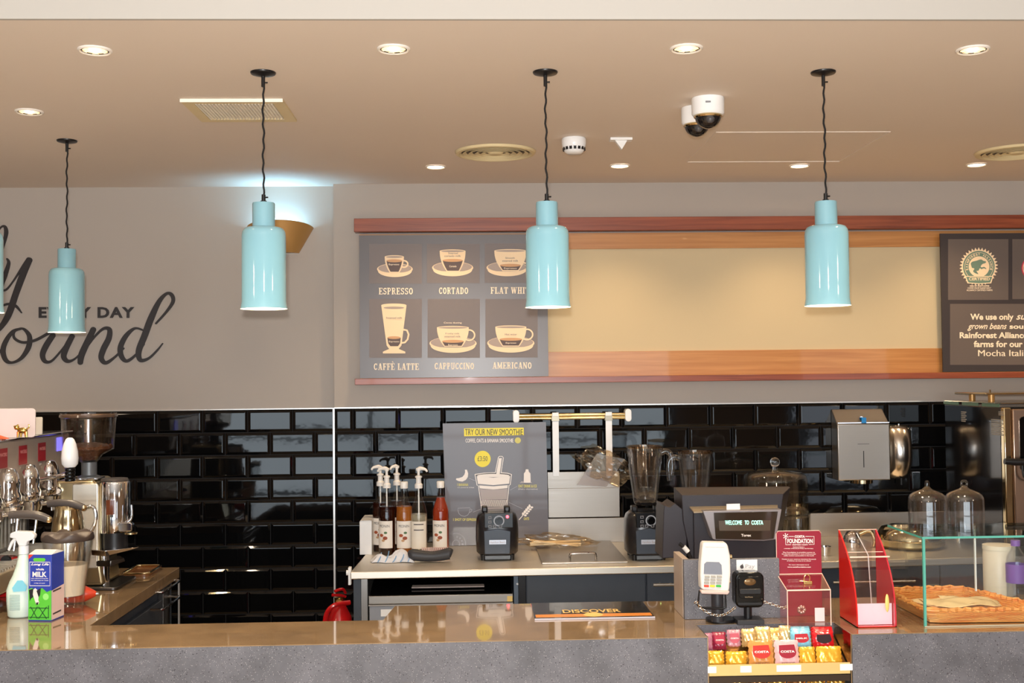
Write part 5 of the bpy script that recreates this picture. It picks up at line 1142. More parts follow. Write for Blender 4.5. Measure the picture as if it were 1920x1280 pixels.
B().tube([(x0_, yvb, zt_), (x1_, yvb, zt_)], .001, 6).tube([(x0_, yv+.09, zf+.01), (x1_, yv+.09, zf+.01)], .001, 6).tube([(x0_+.004, yv+.06, zf), (x1_+.005, yv+.06, zf)], .0022, 8).done('pane_edges', EDG, t)
mx_ = (x0_+x1_)/2-.004
B().box(mx_-.001, mx_+.001, yv+.02, yvb-.004, z_+.003, zt_-.02).done('divider', ACR, t); B().tube([(mx_, yv+.02, z_), (mx_, yv+.05, zt_-.06), (mx_, yvb-.004, zt_-.01)], .0012, 6).done('divider_edge', mat('clear_edge_white', (238, 236, 240), .2), t)
B().box(x0_+.006, x1_-.006, yv+.02, yv+.022, z_+.004, W(1640, 1131, Y=yv+.02).z).done('paper_insert', mat('paper_lilac_white', (236, 232, 246), .6), t)
sx = W(1663, 1130, Y=yv+.008); B().sph((sx.x, yv+.006, sx.z), (.006, .003, .026), 14, 10).done('yellow_oval', mat('pale_yellow', (232, 206, 120), .4), t)  # small pale yellow oval low on the dispenser front
# glass display case
xg = (W(1732, 1177, Z=ZT_).x+W(1732, 1008, Y=3.27).x)/2; yg = W(1732, 1176, Z=ZT_).y; zg = W(1732, 1006, Y=yg).z; yg2 = W(1628, 984, Z=zg).y
EG = mat('glass_edge_green', (92, 176, 160), .15, coat=.6); xg2 = xg+1.0
t = thing('glass_display_case', 'low frameless glass case with green edges covering the wicker baskets', 'display case', (xg+.5, yg+.15, ZT_))
B().box(xg-.002, xg2, yg-.002, yg2, zg-.006, zg).done('top_pane', GLASSG, t)
def edge(x0, x1, y0, y1, z0, z1): B().box(x0, x1, y0, y1, z0, z1).done('glass_edge', EG, t)
edge(xg-.0035, xg2, yg-.0035, yg-.002, zg-.006, zg); edge(xg-.0035, xg-.002, yg-.002, yg2, zg-.006, zg)
B().box(xg, xg2, yg, yg+.005, ZT_+.0008, zg-.0065).done('front_pane', GLASS, t)
B().box(xg, xg+.005, yg+.0055, yg2-.005, ZT_+.0008, zg-.0065).done('side_pane', GLASS, t)
edge(xg-.001, xg, yg-.001, yg+.006, ZT_+.0008, zg-.0065)
edge(xg, xg+.006, yg-.0008, yg-.0002, ZT_+.0008, zg-.0065)
B().box(xg, xg+.56, yg2-.005, yg2, ZT_+.0008, zg-.0065).done('back_pane', GLASS, t)
bxp = W(1828, 1060, Y=yg2).x; B().box(bxp-.002, bxp+.002, yg2-.006, yg2+.001, ZT_+.05, zg-.0065).done('pane_joint', mat('pale_glass_joint', (226, 230, 228), .2), t)
edge(xg, xg2, yg-.0012, yg, ZT_+.0005, ZT_+.003) if False else None
B().box(xg, xg2, yg-.0015, yg-.0003, ZT_+.0006, ZT_+.004).done('bottom_strip', mat('seal_strip', (196, 186, 160), .3), t)
# glass domes on the case
def cloche(u, lab, ring):
    Y = 3.385; p = W(u, 985, Y=Y); t = thing('glass_cloche', lab, 'glass dome', (p.x, Y, zg), 0, 'glass domes on the display case')
    r = .0555; h = .158
    pr_ = [(r, .0008), (r, .094), (r*.975, .104), (r*.90, .113), (r*.74, .120), (r*.50, .126), (r*.28, .131), (r*.17, .137), (r*.13, .140)]
    pr_ = [(q, z*.94) for q, z in pr_]
    pi_ = [(q-.0022, z-.001) for q, z in pr_[::-1]]; pi_[-1] = (r-.0025, .0008)
    B().lathe(pr_+[(.0001, .1325), (.0001, .130)]+pi_, n=56, closed=True).done('dome', thin_glass('cloche_glass', (252, 251, 251), 0, 1, 1.6), t, world=False, ang=60)
    if ring: B().tube([(.0085*math.cos(a_), 0, .139+.0085*math.sin(a_)) for a_ in [2*PI*i/20 for i in range(20)]], .0035, 10, closed=True).done('ring_knob', CD, t, world=False)
    else: B().lathe([(.0065, .131), (.0075, .141), (.006, .148), (.0001, .151)], n=24).done('knob', CD, t, world=False)
cloche(1740, 'bell-shaped clear glass dome with solid knob, the left one on the display case', False)
cloche(1809.5, 'bell-shaped clear glass dome with ring knob, the right one on the display case', True)
# wicker baskets
WK = wood('wicker', (222, 124, 44), (250, 184, 96), (6, 6, 60), .45, .15)
def basket(name, lab, corners, zr, flare=.86, rows=12, z0=ZT_+.008):
    cx = sum(c[0] for c in corners)/4; cy = sum(c[1] for c in corners)/4; t = thing(name, lab, 'basket', (cx, cy, ZT_), 0, 'wicker baskets in the display case')
    def loop(k, z, amp, ph, off=0):
        pts = []; n = 26
        C4 = [(cx+(x-cx)*k, cy+(y-cy)*k) for x, y in corners]
        for e in range(4):
            a, b_ = C4[e], C4[(e+1) % 4]; d = math.dist(a, b_); nx_, ny_ = (b_[1]-a[1])/d, -(b_[0]-a[0])/d; m = max(8, int(d/.012))
            for i in range(m):
                s_ = i/m; cc = .03+.94*s_; w_ = amp*math.cos(PI*(i+ph)); pts.append((a[0]+(b_[0]-a[0])*cc+nx_*(w_+off), a[1]+(b_[1]-a[1])*cc+ny_*(w_+off), z+.0012*math.sin(s_*20+ph*2)))
        return pts
    for r_ in range(rows):
        f_ = r_/(rows-1); B().tube(loop(flare+(1-flare)*f_*.96, z0+.002+(zr-z0-.006)*f_, .0015, r_ % 2), .0025, 7, closed=True).done('woven_strand', WK, t)
    b = B()
    for k_, zz1 in ((0, 0), (1, .0045)): b.tube([(x, y, z+.0035*math.sin(i*1.1+k_*PI)) for i, (x, y, z) in enumerate(loop(1.0, zr+zz1*.3, .0035*(1 if k_ else -1), k_))], .0045, 8, closed=True)
    b.done('rolled_rim', WK, t)
    bot = loop(flare-.005, z0, 0, 0); B().prism([(x, y) for x, y, z in bot][::3], ZT_+.002, z0, 'z').done('bottom', WK, t)
    return t, cx, cy
cn = [W(u, v, Z=.943) for u, v in ((1737, 1144), (1648, 1105), (1800, 1101), (1985, 1145))]
cn = [(max(c.x, xg+.012), max(c.y, yg+.014)) for c in cn]
bt, bx_, by_ = basket('wicker_basket', 'shallow orange wicker tray with paper bags in the glass case', cn, .943)
PAP = mat('greaseproof_paper', (248, 214, 160), .7, bump=(8, .3))
def papers():
    t = thing('paper_sheets', 'loose tan paper bags lying in the wicker tray', 'paper', (bx_, by_, ZT_+.012))
    random.seed(5)
    for k, (dx, dy, an, sz) in enumerate(((-.03, 0, .3, .17), (.05, .01, -.2, .16), (.0, -.03, .05, .2))):
        b = B(); g = []; n = 10
        for j in range(n+1):
            g.append([b.bm.verts.new((bx_+dx+math.cos(an)*sz*(i/n-.5)-math.sin(an)*.12*(j/n-.5), by_+dy+math.sin(an)*sz*(i/n-.5)+math.cos(an)*.12*(j/n-.5), ZT_+.030+k*.004+.004*math.sin(i*.9+k)*math.cos(j*.7)+(.004 if k == 0 else 0))) for i in range(n+1)])
        for j in range(n):
            for i in range(n): b.bm.faces.new((g[j][i], g[j][i+1], g[j+1][i+1], g[j+1][i]))
        b.done('paper_bag', PAP, t, solid=.001)
    B().box(bx_-.10, bx_+.11, by_-.05, by_+.05, ZT_+.010, ZT_+.024).done('paper_stack', PAP, t, bev=.002)
papers()
# cream canister and water bottle behind the case
p = W(1907, 1132, Z=ZT_); t = thing('cream_canister', 'cream cylindrical canister behind the glass case at the right edge', 'canister', (p.x+.01, p.y+.16, ZT_))
z1 = W(1905, 1025, Y=p.y+.12).z; rr = .05
B().lathe([(.0001, ZT_+.001), (rr, ZT_+.001), (rr, z1-.006), (rr-.004, z1), (.0001, z1+.001)], (p.x+.02, p.y+.16, 0), 40).done('body', mat('canister_cream', (232, 220, 196), .4), t)
B().lathe([(rr+.001, z1-.012), (rr+.001, z1+.002), (.0001, z1+.004)], (p.x+.02, p.y+.16, 0), 40).done('lid', mat('canister_lid', (240, 230, 204), .35), t)
t = thing('water_bottle', 'clear water bottle with purple cap and label at the right edge', 'bottle', (p.x+.033, p.y+.07, ZT_)); c = (p.x+.033, p.y+.07, ZT_)
PUR = mat('purple_plastic', (132, 92, 178), .35)
B().lathe([(.0001, .001), (.028, .001), (.031, .01), (.031, .12), (.028, .14), (.013, .165), (.012, .178), (.010, .178), (.011, .163), (.026, .14), (.029, .12), (.029, .008), (.0001, .004)], c, 32).done('bottle_body', thin_glass('pet_plastic', (250, 251, 253), .02, 1, 1.5), t, ang=60)
B().lathe([(.0315, .055), (.0315, .115)], c, 32).done('label', PUR, t); B().cyl((c[0], c[1], ZT_+.172), .0145, .018, n=24).done('cap', PUR, t)
# leaflet on counter
a = W(1003, 1162, Z=ZT_); b_ = W(1228, 1159, Z=ZT_); c = W(1222, 1132, Z=ZT_); d = W(1000, 1136, Z=ZT_)
LFB = mat('leaflet_black', (20, 17, 17), .2, coat=.5); LFO = mat('leaflet_orange', (214, 130, 50), .3)
t = thing('counter_mat', 'dark glossy advertising mat with orange band lying on the counter', 'counter mat', ((a.x+b_.x)/2, (a.y+d.y)/2, ZT_))
yl0 = (a.y+b_.y)/2; yl1 = yb-.012; xl0 = a.x; xl1 = b_.x
B().box(xl0, xl1, yl0, yl1, ZT_+.0005, ZT_+.004).done('mat', LFB, t, bev=.001)
B().box(xl0+.004, xl1-.004, yl0+.02, yl0+.06, ZT_+.0041, ZT_+.0045).done('orange_band', LFO, t)
mxl = (xl0+xl1)/2
glyphs(B(), 'DISCOVER', lambda x, y: (mxl-.09+.18*x, yl0+.075+.05*y, ZT_+.0048), .02).done('mat_lettering', mat('gold_print', (232, 190, 110), .35), t, smooth=False)
B().lathe([(.0001, .0048), (.03, .0047), (.0001, .0046)], (mxl, yl0+.045, ZT_), 24).done('oval_badge', mat('gold_print', (232, 190, 110), .35), t)
B().box(xl0-.001, xl1+.001, yl0-.0015, yl0+.001, ZT_+.0005, ZT_+.005).done('front_edge', mat('mat_edge_silver', (190, 186, 196), .3), t)
# ================================================================ SNACK BINS
yS1 = YF+.012; zl = W(1450, 1247, Y=YF).z
t = thing('snack_tray', 'brass-edged snack tray set into the counter front niche', 'tray', ((nL+nR)/2, (YF+nY)/2, zl-.05))
BRT = mat('tray_brass', (176, 140, 76), .25, 1.0)
tr_ = B(); tr_.loft([[(nL+.004, YF+.004, zl-.025), (nR-.006, YF+.004, zl-.025), (nR-.006, nY-.006, zl+.045), (nL+.004, nY-.006, zl+.045)], [(nL+.004, YF+.004, zl-.021), (nR-.006, YF+.004, zl-.021), (nR-.006, nY-.006, zl+.049), (nL+.004, nY-.006, zl+.049)]]).done('shelf', BRT, t)
B().box(nL+.004, nR-.006, YF+.001, YF+.004, zl-.027, zl+.004).done('front_lip', mat('lip_cream', (226, 196, 130), .3, .3), t)
for i, (u0, u1) in enumerate(((1326, 1343), (1388, 1409), (1456, 1478), (1478, 1502), (1575, 1600))):
    a, b_ = W(u0, 1250, Y=YF).x, W(u1, 1250, Y=YF).x; z = zl-.012; pc = B().box(a, b_, YF-.0006, YF+.0008, z-.006, z+.012).done('price_card', WHITE, t)
t2 = thing('snack_tray', 'lower dark shelf of the snack niche holding wrapped biscuits', 'tray', ((nL+nR)/2, (YF+nY)/2, zl-.12))
B().box(nL+.004, nR-.006, YF+.004, nY-.006, zl-.112, zl-.107).done('shelf', BLACKP, t2); B().box(nL+.004, nR-.006, YF+.003, YF+.006, zl-.047, zl-.030).done('dark_rail', mat('rail_dark_brown', (52, 38, 26), .3), t2)
FOILS = {}
def packet(name, lab, u0, v0, u1, v1, Y, col, panel=None, txt=None, txt2=None, lean=.25, grp='snack packets in the counter niche', met=0.0, foot=None, rz=0):
    a, b_, z0, z1 = rect(u0, v0, u1, v1, Y); w_, h_ = b_-a, z1-z0; th = .018
    base = z0
    t = thing(name, lab, 'snack', ((a+b_)/2, Y, base), rz, grp)
    b = B(); n, m = 12, 14; ft, bk = [], []
    random.seed(int(u0*7+v0))
    def pos(i, j, s_):
        x = -w_/2+w_*i/n; z = h_*j/m; e = min(i/n, 1-i/n); f_ = min(j/m, 1-j/m); th_ = th*min(1, e*5)**.6*min(1, f_*4.5)**.6
        wv = .0012*math.sin(i*1.9+j*.6+u0) if 0 < i < n else 0
        return (x+(.0015*math.sin(j*2.1) if i in (0, n) else 0), s_*th_/2+wv*(1 if th_ > .003 else .2)+lean*z, z+.0008*math.sin(i*3+u0)*(1 if j in (0, m) else 0))
    fv = [[b.bm.verts.new(pos(i, j, -1)) for i in range(n+1)] for j in range(m+1)]; bv = [[fv[j][i] if i in (0, n) or j in (0, m) else b.bm.verts.new(pos(i, j, 1)) for i in range(n+1)] for j in range(m+1)]
    for j in range(m):
        for i in range(n):
            b.bm.faces.new((fv[j][i], fv[j][i+1], fv[j+1][i+1], fv[j+1][i])); 
            try: b.bm.faces.new((bv[j][i], bv[j+1][i], bv[j+1][i+1], bv[j][i+1]))
            except ValueError: pass
    key = 'foil_%d_%d_%d' % col; b.done('wrapper', mat(key, col, .22, met, coat=.5, bump=(60, .25), noise=(35, .18)), t, world=False, ang=40)
    def at(x, z, e=.0022): return (x*w_, -th/2-e+lean*(z*h_)-.0006, z*h_)
    if panel:
        pn = B(); cx_, cz_, rx, rz_ = .5*0, .60, .34, .24
        sh_ = [(-.34, .84), (.30, .86)]+[(.36*math.cos(R(q)), .56+.22*math.sin(R(q))) for q in range(0, -181, -20)]
        pn.prism([(x*w_, z*h_) for x, z in sh_], 0, .0008, 'y')
        pn.xf(Matrix(((1,0,0,0),(0,1,lean,-th/2-.003),(0,0,1,0),(0,0,0,1)))).done('label_panel', mat('label_%d_%d_%d' % panel, panel, .35), t, world=False)
    if txt: glyphs(B(), txt, lambda x, y: at(-.29+.58*x, .56+.085*y, .0032), .03).done('wrapper_lettering', PW, t, world=False, smooth=False)
    if txt2: glyphs(B(), txt2, lambda x, y: at(-.27+.54*x, .13+.07*y, .0022), .02).done('wrapper_small_print', mat('print_brown', (120, 72, 50), .5), t, world=False, smooth=False)
    return t
YEF = (232, 172, 50); GOL = (222, 176, 84)
Fy = YF+.018
packet('crisp_packet', 'yellow snack packet at the left end of the front row', 1326, 1221, 1358, 1248, Fy, YEF, met=.3)
packet('crisp_packet', 'yellow snack packet second from the left in the front row', 1362, 1222, 1400, 1248, Fy, YEF, met=.3)
packet('biscuit_packet', 'orange-brown biscuit packet with a red shop badge', 1405, 1203, 1451, 1249, Fy, (206, 140, 70), (190, 44, 30), 'COSTA', 'BISCOTTI')
packet('biscuit_packet', 'pink and gold biscuit packet with a dark red shop badge', 1454, 1202, 1499, 1249, Fy, (226, 176, 176), (150, 24, 44), 'COSTA', 'ROCKY ROAD')
packet('crisp_packet', 'yellow snack packet just right of the pink biscuit packet', 1500, 1214, 1530, 1248, Fy, YEF, met=.3)
packet('crisp_packet', 'wide yellow snack packet at the right end of the front row', 1532, 1213, 1579, 1248, Fy, YEF, met=.3)
By = YF+.095
packet('biscuit_packet', 'maroon shop-brand biscuit packet at the back left', 1336, 1186, 1362, 1218, By, (150, 40, 66), (170, 36, 60), 'COSTA')
packet('biscuit_packet', 'pink shop-brand biscuit packet standing behind the maroon one', 1364, 1182, 1390, 1216, By+.02, (214, 150, 160), (196, 90, 104), 'COSTA')
packet('biscuit_packet', 'purple-edged wrapped biscuits at the far left end of the back row', 1322, 1188, 1337, 1220, By-.02, (176, 110, 130))
for i, (u0, v0, u1, v1, col) in enumerate(((1391, 1180, 1418, 1212, (232, 196, 130)), (1416, 1176, 1446, 1208, (240, 210, 140)), (1440, 1178, 1470, 1210, (226, 190, 110)), (1462, 1174, 1484, 1208, (236, 206, 150)), (1448, 1192, 1482, 1214, (236, 214, 160)), (1394, 1194, 1424, 1216, (214, 170, 110)))):
    packet('wafer_packet', ('gold foil wafer packet behind the orange-brown biscuit packet', 'pale gold foil wafer packet at the middle of the back row', 'gold foil wafer packet behind the pink biscuit packet', 'gold foil wafer packet touching the light blue packets', 'small cream wafer packet directly above the pink biscuit packet', 'small tan wafer packet right of the pink back packet')[i], u0, v0, u1, v1, By+.01*(i % 3), col, met=.5)
for i in range(3): packet('chocolate_packet', ('front light blue chocolate packet with red oval', 'light blue chocolate packet in the middle of its stack', 'rearmost light blue chocolate packet')[i], 1484-i*1, 1183-i*4, 1521-i, 1214-i*4, By-.03+i*.022, (130, 196, 216), (176, 36, 46) if i == 0 else None, 'MILK' if i == 0 else None)
for i in range(3): packet('chocolate_packet', ('front red chocolate packet with black and white lettering', 'red chocolate packet in the middle of its stack', 'rearmost red chocolate packet')[i], 1525-i*1.5, 1184-i*4, 1564-i, 1215-i*4, By-.03+i*.022, (206, 22, 30), (40, 16, 20) if i == 0 else None, 'DAIM'[:0] or None)
for i in range(7): packet('foil_biscuit', ('gold wrapped biscuit at the left of the lower shelf', 'gold wrapped biscuit second from left on the lower shelf', 'copper wrapped biscuit left of centre on the lower shelf', 'gold wrapped biscuit at the centre of the lower shelf', 'copper wrapped biscuit right of centre on the lower shelf', 'gold wrapped biscuit second from right on the lower shelf', 'gold wrapped biscuit at the right of the lower shelf')[i], 1330+i*37, 1270, 1364+i*37, 1297, YF+.02, (150, 96, 50) if i in (2, 4) else (190, 140, 60), met=.7, lean=.3, grp='wrapped biscuits on the lower niche shelf')
# ================================================================ LEFT WING
# milk carton
def q2(x, y): return x/5.333, 960+y/5.333
MBL = mat('carton_blue', (46, 66, 168), .35, coat=.3); MGR = mat('carton_green', (92, 196, 62), .4); MPK = mat('carton_pale_panel', (236, 206, 198), .4)
pc = W(88, 1165, Z=ZT_); yc = pc.y; cw = .074; cd_ = .078
t = thing('milk_carton', 'blue and green long life milk carton on the counter', 'carton', (W(77, 1165, Z=ZT_).x, yc+.045, ZT_), R(-8))
hh_ = .203
B().box(-cw/2, cw/2, -cd_/2, cd_/2, .0005, hh_).done('carton_body', MBL, t, world=False, bev=.0008)
B().loft([[(-cw/2, -cd_/2, hh_+.0005), (cw/2, -cd_/2, hh_+.0005), (cw/2, cd_/2, hh_+.0005), (-cw/2, cd_/2, hh_+.0005)], [(-cw/2+.002, -.004, hh_+.010), (cw/2-.002, -.004, hh_+.010), (cw/2-.002, .004, hh_+.010), (-cw/2+.002, .004, hh_+.010)]]).done('folded_top', WHITE, t, world=False)
def fp(x, z, l=1): return (-cw/2+cw*x, -cd_/2-.0004*l, hh_*z)          # front face, unit coordinates
def sp_(y, z, l=1): return (cw/2+.0004*l, -cd_/2+cd_*y, hh_*z)
def art(name, m, pts, fn=fp, l=1): 
    b = B(); b.face([fn(x, z, l) for x, z in pts]); return b.done(name, m, t, world=False, smooth=False)
art('green_meadow', MGR, [(0, .02), (1, .02), (1, .47), (.8, .44), (.6, .50), (.35, .46), (.15, .50), (0, .48)])
art('back_panel_print', MPK, [(0, .02), (1, .02), (1, .5), (0, .46)], sp_)
for z in (.43, .09): art('dark_line_print', PDK, [(.1, z), (.75, z+.01), (.75, z+.035), (.1, z+.025)], sp_, 2)
art('red_corner', mat('carton_red', (220, 60, 50), .4), [(0, .93), (0, 1), (.22, 1)])
art('brand_pill', MGR, [(.25, .90), (.70, .90), (.75, .925), (.70, .95), (.25, .95), (.2, .925)], l=2)
fb = B()
for q in ((.05, .945, .53, .535), (.05, .945, .885, .89)): fb.face([fp(q[0], q[2], 2), fp(q[1], q[2], 2), fp(q[1], q[3]+.003, 2), fp(q[0], q[3]+.003, 2)])
for x in (.05, .93): fb.face([fp(x, .53, 2), fp(x+.015, .53, 2), fp(x+.015, .89, 2), fp(x, .89, 2)])
fb.done('frame_line', PW, t, world=False, smooth=False)
for s_, q, sh_ in (('Long Life', (.12, .83, .89, .875), .35), ('whole', (.33, .765, .68, .80), 0), ('MILK', (.18, .665, .80, .745), 0), ('semi skimmed long life', (.12, .635, .86, .65), 0), ('uht milk keeps for weeks', (.12, .605, .88, .62), 0), ('no fridge until opened', (.25, .565, .72, .58), 0)):
    glyphs(B(), s_, lambda x, y: fp(q[0]+(q[2]-q[0])*x, q[1]+(q[3]-q[1])*y, 3), .03, sh_).done('carton_lettering', PW, t, world=False, smooth=False)
COWW = mat('print_cow_white', (240, 226, 220), .5); INKP = mat('print_black', (32, 30, 36), .5)
art('cow_head', COWW, [(.22, .47), (.30, .50), (.40, .47), (.46, .40), (.44, .32), (.48, .28), (.42, .25), (.34, .26), (.26, .34), (.2, .40)], l=3)
art('cow_markings', INKP, [(.02, .47), (.2, .49), (.24, .42), (.20, .36), (.12, .34), (.06, .30), (.05, .40)], l=2); art('cow_markings', INKP, [(.36, .46), (.55, .50), (.52, .40), (.46, .36), (.42, .40)], l=4); art('cow_markings', INKP, [(.34, .28), (.46, .29), (.42, .25), (.36, .25)], l=4)
art('pale_roundel', mat('roundel_green', (150, 226, 120), .5), [(.76+.13*math.cos(2*PI*i/18), .37+.05*math.sin(2*PI*i/18)) for i in range(18)], l=2)
b = B()
for p0, p1 in (((.04, .06), (.9, .06)), ((.04, .2), (.9, .2)), ((.1, .04), (.4, .22)), ((.4, .04), (.1, .22)), ((.45, .04), (.8, .22)), ((.8, .04), (.45, .22)), ((.88, .05), (.88, .24))):
    dx, dz = p1[0]-p0[0], p1[1]-p0[1]; d = math.hypot(dx*cw, dz*hh_); nx_, nz_ = -dz*hh_/d*.0012/cw, dx*cw/d*.0012/hh_
    b.face([fp(p0[0]+nx_, p0[1]+nz_, 3), fp(p1[0]+nx_, p1[1]+nz_, 3), fp(p1[0]-nx_, p1[1]-nz_, 3), fp(p0[0]-nx_, p0[1]-nz_, 3)])
b.done('fence_print', mat('print_dark_green', (24, 74, 40), .5), t, world=False, smooth=False)
# spray bottle
ps = W(26, 1160, Z=ZT_); SPB = mat('spray_bottle_plastic', (222, 240, 226), .3); zc_ = ZT_
t = thing('spray_bottle', 'pale green spray bottle with white trigger beside the milk carton', 'spray bottle', (ps.x+.010, ps.y+.03, ZT_)); X0, Y0 = ps.x+.006, ps.y+.03
def ovl(z, w_, d, dx=0, n=24): return [(X0+dx+w_*math.cos(2*PI*i/n), Y0+d*math.sin(2*PI*i/n), ZT_+z) for i in range(n)]
B().loft([ovl(.001, .032, .024), ovl(.006, .036, .027), ovl(.05, .040, .028), ovl(.085, .040, .028), ovl(.11, .034, .025, .003), ovl(.13, .027, .021, .006), ovl(.16, .020, .018, .010), ovl(.195, .014, .014, .012)]).done('bottle_body', SPB, t, ang=60)
B().loft([ovl(.196, .0155, .0155, .012), ovl(.222, .0155, .0155, .012)]).done('collar', WHITEG, t)
B().prism([(X0+.000, ZT_+.222), (X0+.024, ZT_+.222), (X0+.026, ZT_+.235), (X0+.046, ZT_+.242), (X0+.050, ZT_+.255), (X0+.038, ZT_+.266), (X0-.008, ZT_+.268), (X0-.026, ZT_+.262), (X0-.028, ZT_+.248), (X0-.010, ZT_+.244)], Y0-.013, Y0+.013, 'y').done('spray_head', WHITEG, t, bev=.004, seg=3)
B().tube([(X0-.012, Y0, ZT_+.244), (X0-.024, Y0, ZT_+.232), (X0-.034, Y0, ZT_+.208)], [.006, .005, .004], 10, smooth=4).done('trigger', WHITEG, t)
B().prism([(X0-.012, ZT_+.095), (X0+.004, ZT_+.118), (X0+.02, ZT_+.118), (X0+.033, ZT_+.100), (X0+.030, ZT_+.085), (X0-.008, ZT_+.083)], Y0-.0300, Y0-.0285, 'y').done('blue_label', mat('label_cyan', (130, 206, 226), .4), t)
b = B()
for i in range(11): b.box(X0-.020, X0+.012, Y0-.0293, Y0-.0285, ZT_+.072-i*.0045, ZT_+.0732-i*.0045)
b.done('label_print', mat('label_print_teal', (110, 140, 140), .5), t)
# milk jug (blender container)
pj = W(134, 1150, Z=ZT_); X0, Y0 = pj.x-.026, pj.y+.04
t = thing('milk_container', 'clear container half full of milk with a wavy brown lid', 'container', (X0, Y0, ZT_))
def rg(r, z): return (r, z)
B().lathe([(.0001, .001), (.046, .001), (.048, .006), (.052, .05), (.066, .15), (.075, .21), (.0755, .232), (.072, .232), (.072, .21), (.063, .15), (.049, .052), (.0001, .048)], (X0, Y0, ZT_), 8*6).done('jug_body', JG, t, ang=60)
B().lathe([(.0001, .050), (.0485, .053), (.0535, .09), (.062, .150), (.0001, .150)], (X0, Y0, ZT_), 40).done('milk', mat('milk', (246, 226, 196), .4, spec=.3), t)
lid = []; n = 48
def lr(r, z, amp): return [((X0+r*math.cos(2*PI*i/n)), Y0+r*math.sin(2*PI*i/n), ZT_+z+amp*math.cos(6*2*PI*i/n)) for i in range(n)]
B().loft([lr(.066, .226, 0), lr(.078, .226, 0), lr(.080, .229, 0), lr(.0805, .240, .002), lr(.079, .245, .006), lr(.074, .247, .007), lr(.050, .249, .004), lr(.02, .251, 0)]).done('lid', mat('lid_brown_rubber', (66, 54, 48), .45), t, ang=50)
# tumbler glasses
def tumbler(u, v, lab, r=.026, h=.125):
    p = W(u, v, Z=ZT_); t = thing('steel_beaker', lab, 'beaker', (p.x, p.y+.02, ZT_))
    B().lathe([(.0001, .001), (r*.85, .001), (r, h), (r-.002, h), (r*.85-.002, .006), (.0001, .006)], (p.x, p.y+.02, ZT_), 28).done('beaker_body', CHROME, t, ang=60)
tumbler(177, 1085, 'slim polished steel beaker behind the milk container')
# red nozzle
p = W(168, 1132, Z=ZT_); t = thing('red_sauce_bottle', 'red squeezy bottle lying behind the milk container with its tip showing', 'bottle', (p.x-.02, p.y, ZT_))
RD = mat('squeezy_red', (206, 62, 34), .3)
B().lathe([(.0001, -.085), (.028, -.08), (.030, -.04), (.026, -.01), (.010, .022), (.006, .026)], (p.x-.008, p.y+.012, ZT_+.0315), 24, axis='x').done('bottle_body', RD, t)
B().lathe([(.006, .026), (.0045, .034), (.0001, .036)], (p.x-.008, p.y+.012, ZT_+.0315), 16, axis='x').done('nozzle', CHROME, t)
# red cup at far left
p = W(4, 1120, Z=ZT_); t = thing('red_jug', 'red jug with dark spout cut off by the left edge', 'jug', (p.x-.02, p.y+.05, ZT_))
B().lathe([(.0001, .001), (.05, .001), (.056, .02), (.057, .10), (.050, .125), (.046, .13), (.0001, .131)], (p.x-.02, p.y+.05, ZT_), 36).done('jug_body', REDX, t)
B().cyl((p.x+.012, p.y-.005, ZT_+.125), .017, .012, axis='y', n=24).done('spout', BLACKP, t)
# ------------------------------------------------ espresso machine (its front faces the aisle)
xm = -1.545; yA, yB_ = 3.36, 4.455
EMP = mat('machine_panel_grey', (168, 154, 142), .4, .3); LBR = mat('badge_red', (150, 22, 34), .4)
t = thing('espresso_machine', 'large chrome espresso machine with red badges on the left counter', 'coffee machine', (xm-.3, (yA+yB_)/2, ZT_))
B().box(xm-.55, xm, yA, yB_, 1.275, 1.437).done('top_housing', EMP, t, bev=.006)
B().box(xm-.56, xm+.012, yA-.01, yB_+.01, 1.438, 1.446).done('top_tray', CHROME, t, bev=.003)
B().box(xm-.50, xm-.14, yA+.03, yB_-.03, 1.02, 1.274).done('back_panel', STEELV, t)
B().box(xm-.55, xm+.028, yA, yB_, .95, 1.019).done('drip_tray', STEELB, t, bev=.006)
g = B()
for i in range(46): y = yA+.03+i*.022; g.box(xm-.13, xm+.022, y, y+.009, 1.0195, 1.026)
g.done('drip_grille', STEELB, t)
g = B()
for i in range(29): g.box(xm-.139, xm-.132, yA+.05+i*.034, yA+.066+i*.034, 1.04, 1.20)
g.done('louvres', STEELB, t)
B().box(xm-.5, xm-.02, yA+.02, yB_-.02, .93, .949).done('underside', BLACKP, t)
for x_ in (xm-.5, xm-.01):
    for y_ in (yA+.08, yB_-.08): B().cyl((x_, y_, ZT_+.0005), .025, .030, n=20).done('foot', CHROME, t)
for y_ in [W(u_, 850, X=xm).y for u_ in (5, 42.5, 78)]:
    lb = B().box(xm+.0005, xm+.002, y_-.035, y_+.035, 1.350, 1.415).done('badge', LBR, t)
    o = glyphs(B(), 'WATERS', lambda a, b: (xm+.0028, y_-.028+.056*a, 1.388+.012*b), .02).done('badge_lettering', mat('badge_pink_print', (226, 150, 150), .5), t, smooth=False)
    o = glyphs(B(), 'lungo espresso', lambda a, b: (xm+.0028, y_-.030+.060*a, 1.333+.012*b), .02).done('badge_caption', PW, t, smooth=False)
B().box(xm+.0005, xm+.003, W(106, 850, X=xm).y, W(117.5, 850, X=xm).y, 1.375, 1.425).done('digital_display', mat('display_blue', (90, 80, 220), .3, emit=(120, 110, 255), es=1.4), t)
CH2 = CHROME
